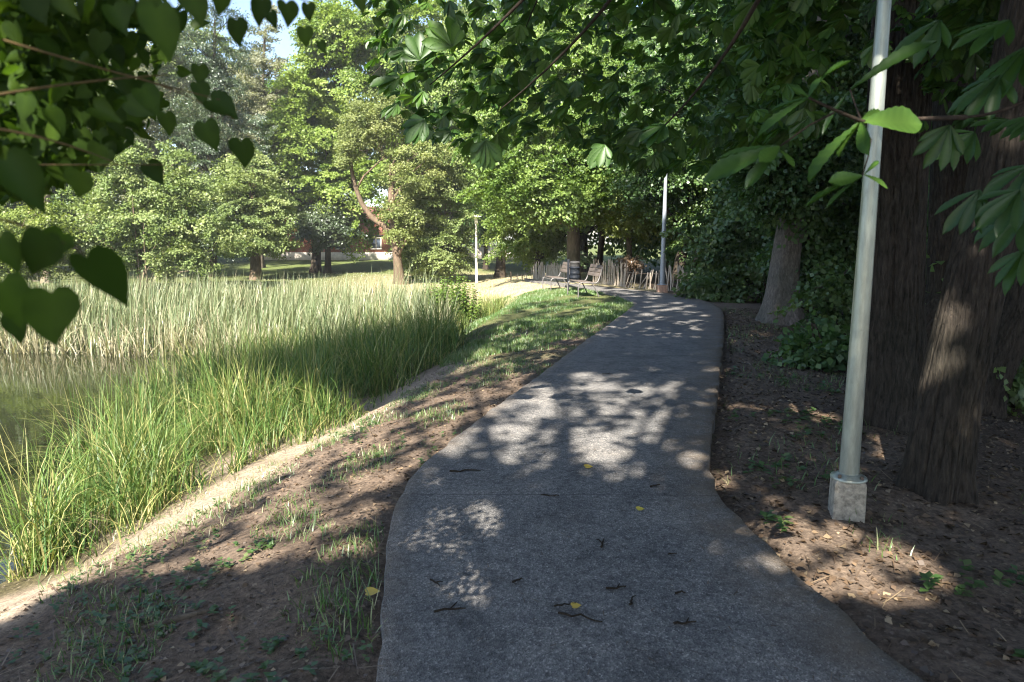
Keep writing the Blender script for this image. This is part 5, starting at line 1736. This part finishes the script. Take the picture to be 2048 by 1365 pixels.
# litter bin
bx, by = XA(1149, 22.6, 0), 22.6
e = empty('litter_bin', (bx, by, gz(bx, by)))
tag(e, 'black cylindrical litter bin hung on a flat post between the benches', 'litter bin')
c = MB().lathe([(0.0, 0.33), (0.15, 0.33), (0.165, 0.345), (0.165, 0.46), (0.172, 0.465), (0.172, 0.485), (0.165, 0.49), (0.165, 0.60), (0.172, 0.605), (0.172, 0.625), (0.165, 0.63), (0.165, 0.78), (0.172, 0.785), (0.172, 0.80), (0.165, 0.805), (0.165, 0.84)], 30)
c.build('bin_body', M['bin'], e, True)
c = MB().lathe([(0.158, 0.835), (0.158, 0.93), (0.172, 0.95), (0.178, 0.97)], 30)
c.build('rim', M['lid'], e, True)
c = MB().lathe([(0.182, 0.962), (0.18, 0.985), (0.12, 1.012), (0.0, 1.022)], 30)
c.build('lid', M['lid'], e, True)
bevel(MB().box((-0.215, -0.03, 0.5), (0.07, 0.05, 1.16)).build('post', M['bin'], e), 0.006)
for zz_ in (0.55, 0.8):
    MB().box((-0.175, -0.02, zz_), (0.05, 0.03, 0.05)).build('bracket', M['bin'], e)

# ================================================================== paling fences
r = np.random.default_rng(31)


def fence(label, pts, h, gap=0.075, wid=0.04, lean=0.06, rails=(0.25, 0.75), posts=True, miss=0.05, jitter=0.08, leanbias=0.0):
    pts = np.asarray(pts, float)
    d = np.r_[0, np.cumsum(np.linalg.norm(np.diff(pts, axis=0), axis=1))]
    mid_ = pts.mean(0)
    e = empty('paling_fence', (mid_[0], mid_[1], gz(*mid_)))
    tag(e, label, 'fence', 'rustic paling fence behind the benches')
    o = np.array([mid_[0], mid_[1], gz(*mid_)])
    pal_, ra, po = MB(), MB(), MB()

    def at_(t):
        return np.array([np.interp(t, d, pts[:, 0]), np.interp(t, d, pts[:, 1])])
    t = 0.0
    while t < d[-1]:
        p = at_(t)
        dv = unit(at_(min(t + 0.1, d[-1])) - at_(max(0, t - 0.1)))
        if r.random() > miss:
            hh_ = h * r.uniform(1 - jitter * 2, 1 + jitter)
            a = r.normal(leanbias, lean)
            ti = r.normal(0, lean)
            z0_ = gz(*p) - 0.05
            dir3 = np.array([dv[0] * math.sin(a), dv[1] * math.sin(a), math.cos(a)]) + np.array([-dv[1], dv[0], 0]) * math.sin(ti)
            dir3 = unit(dir3)
            sd = unit(np.array([dv[0], dv[1], 0]) - dir3 * (dv @ dir3[:2]))
            nn = np.cross(sd, dir3)
            w_ = wid * r.uniform(0.6, 1.2) / 2
            base_ = np.array([p[0], p[1], z0_]) - o
            v = []
            for (z, ws) in ((0, 1), (hh_ * 0.5, r.uniform(0.85, 1.1)), (hh_ - 0.05, 0.95), (hh_, 0.25)):
                cc = base_ + dir3 * z + sd * r.normal(0, 0.004)
                for sx, sn in ((-1, -1), (1, -1), (1, 1), (-1, 1)):
                    v.append(cc + sd * w_ * ws * sx + nn * 0.009 * sn)
            f = []
            for q_ in range(3):
                for k in range(4):
                    f.append([q_ * 4 + k, q_ * 4 + (k + 1) % 4, q_ * 4 + 4 + (k + 1) % 4, q_ * 4 + 4 + k])
            f.append([12, 13, 14, 15])
            pal_.add(np.array(v), f)
        t += gap * r.uniform(0.75, 1.35)
    pal_.build('palings', M['paling'], e)
    ts = np.linspace(0, d[-1], max(2, int(d[-1] / 0.5)))
    for fr_ in rails:
        cv = np.array([np.r_[at_(t_), gz(*at_(t_)) + h * fr_] for t_ in ts]) - o
        nrm2 = unit(np.array([-(pts[-1] - pts[0])[1], (pts[-1] - pts[0])[0], 0]))
        rm = MB().tube(cv + nrm2 * 0.028, 0.014, 6)
        rm.build('rail', M['rail'], e)
    if posts:
        for t_ in np.linspace(0.05, d[-1] - 0.05, max(2, int(d[-1] / 1.3) + 1)):
            p = at_(t_)
            nrm2 = unit(np.array([-(pts[-1] - pts[0])[1], (pts[-1] - pts[0])[0], 0]))
            z0_ = gz(*p)
            pc = np.array([p[0], p[1], z0_]) - o + nrm2 * 0.075
            MB().tube(np.array([pc + np.array([0, 0, -0.1]), pc + np.array([0, 0, h * 1.02])]), 0.03, 8).build('post', M['rail'], e)
    return e


def gp(px, Yd):
    return np.array([XA(px, Yd, -0.1), Yd])


fence('thin open stretch of paling fence left of the lit panel', [gp(1018, 33), gp(1066, 31)], 0.72, 0.16, 0.03, 0.07, miss=0.1)
fence('pale close-set paling panel behind the farther bench', [gp(1066, 30.5), gp(1100, 29.2), gp(1140, 28)], 0.82, 0.058, 0.05, 0.03, miss=0.0)
fence('ragged leaf-shadowed paling panel right of the near bench', [gp(1186, 27), gp(1222, 26), gp(1250, 25)], 0.95, 0.058, 0.05, 0.06, miss=0.03, jitter=0.1)
fence('collapsing fence stretch with leaning palings left of the blue lamp', [gp(1250, 24.6), gp(1290, 24.0), gp(1322, 23.4)], 0.72, 0.10, 0.045, 0.14, miss=0.12, jitter=0.12, leanbias=0.3)
fence('fanned upright palings right of the blue lamp', [gp(1332, 23.2), gp(1362, 22.7), gp(1396, 22.2)], 0.85, 0.062, 0.045, 0.10, miss=0.1, jitter=0.14, leanbias=-0.05)

# brown withered twig bundle on the fence
bx, by = XA(1258, 26), 26.0
e = empty('withered_shrub', (bx, by, gz(bx, by)))
tag(e, 'withered brown shrub leaning over the collapsing fence', 'shrub')
lv, tb = MB(), MB()
p, d = crown_tips(r, 30, 0.5, 0.3, 0.25, 5, 0.3, 0.3)
tips = p + np.array([0.05, 0, 0.85])
add_leaves(lv, r, tips, d, 34, 0.25, 0.2, 0.1, 0.085, 'diamond', 0.2, 0.4)
for t_ in tips[::2]:
    tb.tube(curve(np.array([0, 0, 0.]), t_ * 0.5 + np.array([0, 0, .15]), t_, 5), np.linspace(0.012, 0.004, 5), 5, cap=False)
lv.build('leaves', M['litter'], e)
tb.build('stems', M['twig'], e)

# ================================================================== building beyond the pond
Yb = 63.0
x0, x1 = XA(520, Yb), XA(775, Yb)
zb_ = gz((x0 + x1) / 2, Yb) - 0.3
e = empty('brick_building', ((x0 + x1) / 2, Yb, zb_))
tag(e, 'long red brick building with a pale plinth behind the trees', 'building')
Wd = (x1 - x0)
H0 = ZA(505, Yb) - zb_
H1 = ZA(472, Yb) - zb_
H2 = H1 + 1.6
MB().box((0, 3.0, H0 / 2), (Wd + 0.16, 6.16, H0)).build('plinth', M['plaster'], e)
wl = MB().box((0, 3.0, (H0 + H2) / 2), (Wd, 6.0, H2 - H0)).build('wall', brickmat(), e)
MB().box((0, -0.07, H1), (Wd + 0.3, 0.14, 0.12)).build('gutter', M['gutter'], e)
rf = MB()
rf.add([[-Wd / 2 - 0.4, -0.5, H2 - 0.1], [Wd / 2 + 0.4, -0.5, H2 - 0.1], [Wd / 2 + 0.4, 3, H2 + 0.9], [-Wd / 2 - 0.4, 3, H2 + 2.2], [Wd / 2 + 0.4, 6.5, H2 - 0.1], [-Wd / 2 - 0.4, 6.5, H2 - 0.1]], [[0, 1, 2, 3], [3, 2, 4, 5]])
rf.build('roof', M['roof'], e)
for k in (4, 6):
    xx = -Wd / 2 + 1.0 + k * (Wd - 2.0) / 6
    for zc in ((H0 + H1) / 2 + 0.05,):
        w = MB()
        for cx, cz_, sx, sz in ((0, 0.5, 1.0, 0.1), (0, -0.5, 1.0, 0.1), (-0.45, 0, 0.1, 0.9), (0.45, 0, 0.1, 0.9), (0, 0, 0.06, 0.9)):
            w.box((xx + cx, -0.02, zc + cz_), (sx, 0.1, sz))
        wo = w.build('window', M['frame'], e)
        MB().box((xx, -0.01, zc), (0.8, 0.03, 0.9)).build('pane', M['glass'], wo)
# pale garden wall far behind the white lamp
xa, xb = XA(930, 66), XA(1050, 66)
e = empty('garden_wall', ((xa + xb) / 2, 66, gz((xa + xb) / 2, 66) - 0.2))
tag(e, 'pale low wall seen far behind the white lamp post', 'wall')
MB().box((0, 0, 0.7), (xb - xa, 0.3, 1.4)).build('wall_body', M['plaster'], e)
MB().box((0, 0, 1.44), (xb - xa + 0.1, 0.4, 0.07)).build('coping', M['concrete'], e)

# ================================================================== sticks and leaves lying on the path
r = np.random.default_rng(64)
STK = [(1232, 1180, 0.10, 0.2, 'crooked'), (1215, 750, 0.13, 0.0, 'short thick'), (930, 945, 0.22, 0.1, 'long straight'), (1160, 1240, 0.20, -0.4, 'curved'), (1205, 1090, 0.10, 1.3, 'forked'), (1265, 1205, 0.09, 1.1, 'small bent'), (1035, 1165, 0.06, 0.7, 'tiny'), (900, 1225, 0.14, 0.2, 'flat'), (1360, 1190, 0.05, 0.1, 'stubby'), (1130, 1215, 0.10, 0.2, 'broken'), (1370, 1250, 0.10, 0.15, 'dark'), (1310, 975, 0.08, 0.5, 'thin'), (1100, 995, 0.12, -0.2, 'slim'), (870, 1170, 0.08, -0.9, 'thin angled'), (1345, 1112, 0.05, 0.2, 'little')]
SW = ['lying at the path centre near the bottom', 'lying alone across the far shaded path', 'lying at the left path edge by the dapples', 'in front of the centre twigs', 'standing out above the centre twigs', 'right of the centre twigs', 'left of the centre twigs', 'near the lower left path edge', 'toward the lower right of the path', 'beside the pale leaf at centre', 'at the lower right of the path', 'near the joint by the right edge', 'between dapples and sun patch', 'left among the lower twigs', 'on the right below the yellow leaf']
for k, (px, py, L, a, w_) in enumerate(STK):
    g = G(px, py, ZP)
    e = MB()
    pts = np.zeros((7, 3))
    pts[:, 0] = np.linspace(-L / 2, L / 2, 7)
    pts[1:-1, 1] += r.normal(0, L * 0.05, 5)
    pts[:, 2] = 0.006 + np.abs(r.normal(0, 0.003, 7))
    e.tube(pts, np.linspace(0.006, 0.003, 7) * r.uniform(0.8, 1.3), 6)
    if k % 3 == 1 or w_ in ('forked', 'crooked'):
        e.tube(np.array([pts[3], pts[3] + np.array([L * 0.2, L * 0.2, 0.008]), pts[3] + np.array([L * 0.28, L * 0.34, 0.004])]), [0.004, 0.003, 0.002], 5)
    o = e.build('twig', M['twig'])
    o.location = (g[0], g[1], ZP + 0.004)
    o.rotation_euler = (0, 0, a)
    tag(o, w_ + ' dark twig ' + SW[k], 'twig', 'twigs lying on the path')
for (px, py, s_, lab) in ((1171, 937, 0.055, 'pale yellow-green fallen leaf beyond the sun patch on the path'), (1275, 1022, 0.045, 'small bright yellow fallen leaf at the middle of the path'), (1145, 1217, 0.04, 'torn pale leaf among the twigs at the path centre'), (735, 1232, 0.06, 'yellowed leaf on the soil left of the path edge')):
    zc = ZP if px > 770 else -0.1
    g = G(px, py, zc)
    z_ = ZP + 0.006 if px > 770 else gz(g[0], g[1]) + 0.02
    mb = MB()
    mb.scatter(hv, hf_, np.zeros((1, 3)), np.array([[1.0, 0.3, 0]]), np.array([[0.1, -0.2, 1.0]]), np.array([s_]), np.array([0.5]))
    o = mb.build('fallen_leaf', M['yellow'])
    o.location = (g[0], g[1], z_ + 0.004)
    tag(o, lab, 'leaf', 'fallen leaves on the path')

# surface root on the left soil
g = G(360, 1275, -0.25)
rt = MB()
pp = []
for t in np.linspace(0, 1, 12):
    xx, yy = g[0] - 0.16 + 0.34 * t, g[1] - 0.03 + 0.06 * t
    pp.append([xx, yy, gz(xx, yy) + 0.004])
rt.tube(np.array(pp), np.interp(np.linspace(0, 1, 12), [0, .3, 1], [0.01, 0.024, 0.008]), 8)
o = rt.build('surface_root', M['bark_grey'], smooth=True)
tag(o, 'grey surface root breaking through the shaded soil at lower left', 'root')

# ================================================================== thin summer haze
hz, hnt = newmat('haze_air')
pv = N_(hnt, 'ShaderNodeVolumePrincipled')
pv.inputs['Color'].default_value = (0.86, 0.92, 1.0, 1)
pv.inputs['Density'].default_value = 0.0005
pv.inputs['Anisotropy'].default_value = 0.0
ho = N_(hnt, 'ShaderNodeOutputMaterial')
hnt.links.new(pv.outputs[0], ho.inputs['Volume'])
hb = MB().box((0, 60, 15), (400, 300, 50)).build('haze', hz)
tag(hb, kind='stuff')

# ================================================================== light, sky, camera
w = bpy.data.worlds.new('World')
sc.world = w
w.use_nodes = True
nt = w.node_tree
nt.nodes.clear()
sky = nt.nodes.new('ShaderNodeTexSky')
sky.sky_type = 'NISHITA'
sky.sun_disc = False
sky.sun_elevation = SUN_EL
sky.sun_rotation = math.atan2(S[0], S[1])
sky.air_density = 1.0
sky.dust_density = 1.0
sky.ozone_density = 1.0
bg = nt.nodes.new('ShaderNodeBackground')
bg.inputs[1].default_value = 0.07
out = nt.nodes.new('ShaderNodeOutputWorld')
nt.links.new(sky.outputs[0], bg.inputs[0])
nt.links.new(bg.outputs[0], out.inputs[0])

sl = bpy.data.lights.new('sun', 'SUN')
sl.energy = 5.0
sl.angle = R(0.55)
sl.color = (1.0, 0.905, 0.77)
so = bpy.data.objects.new('sun', sl)
COL.objects.link(so)
so.rotation_euler = Vector(S).to_track_quat('Z', 'Y').to_euler()
so.location = (-10, -20, 30)

cam = bpy.data.cameras.new('camera')
co = bpy.data.objects.new('camera', cam)
COL.objects.link(co)
co.location = (0, 0, CAMZ)
co.rotation_euler = (R(90) - PITCH, 0, 0)
cam.sensor_width = 36
cam.lens = 36 * F / 2048
cam.clip_start = 0.05
cam.clip_end = 2000
cam.dof.use_dof = True
cam.dof.focus_distance = 9.0
cam.dof.aperture_fstop = 4.5
sc.camera = co

sc.view_settings.view_transform = 'Standard'
sc.view_settings.look = 'None'
sc.view_settings.exposure = 2.3
sc.view_settings.gamma = 1
sc.cycles.max_bounces = 7
sc.cycles.diffuse_bounces = 4
sc.cycles.glossy_bounces = 3
sc.cycles.transmission_bounces = 4
sc.cycles.caustics_reflective = False
sc.cycles.caustics_refractive = False
sc.cycles.use_denoising = True
sc.cycles.pixel_filter_type = 'BLACKMAN_HARRIS'
sc.cycles.filter_width = 1.1
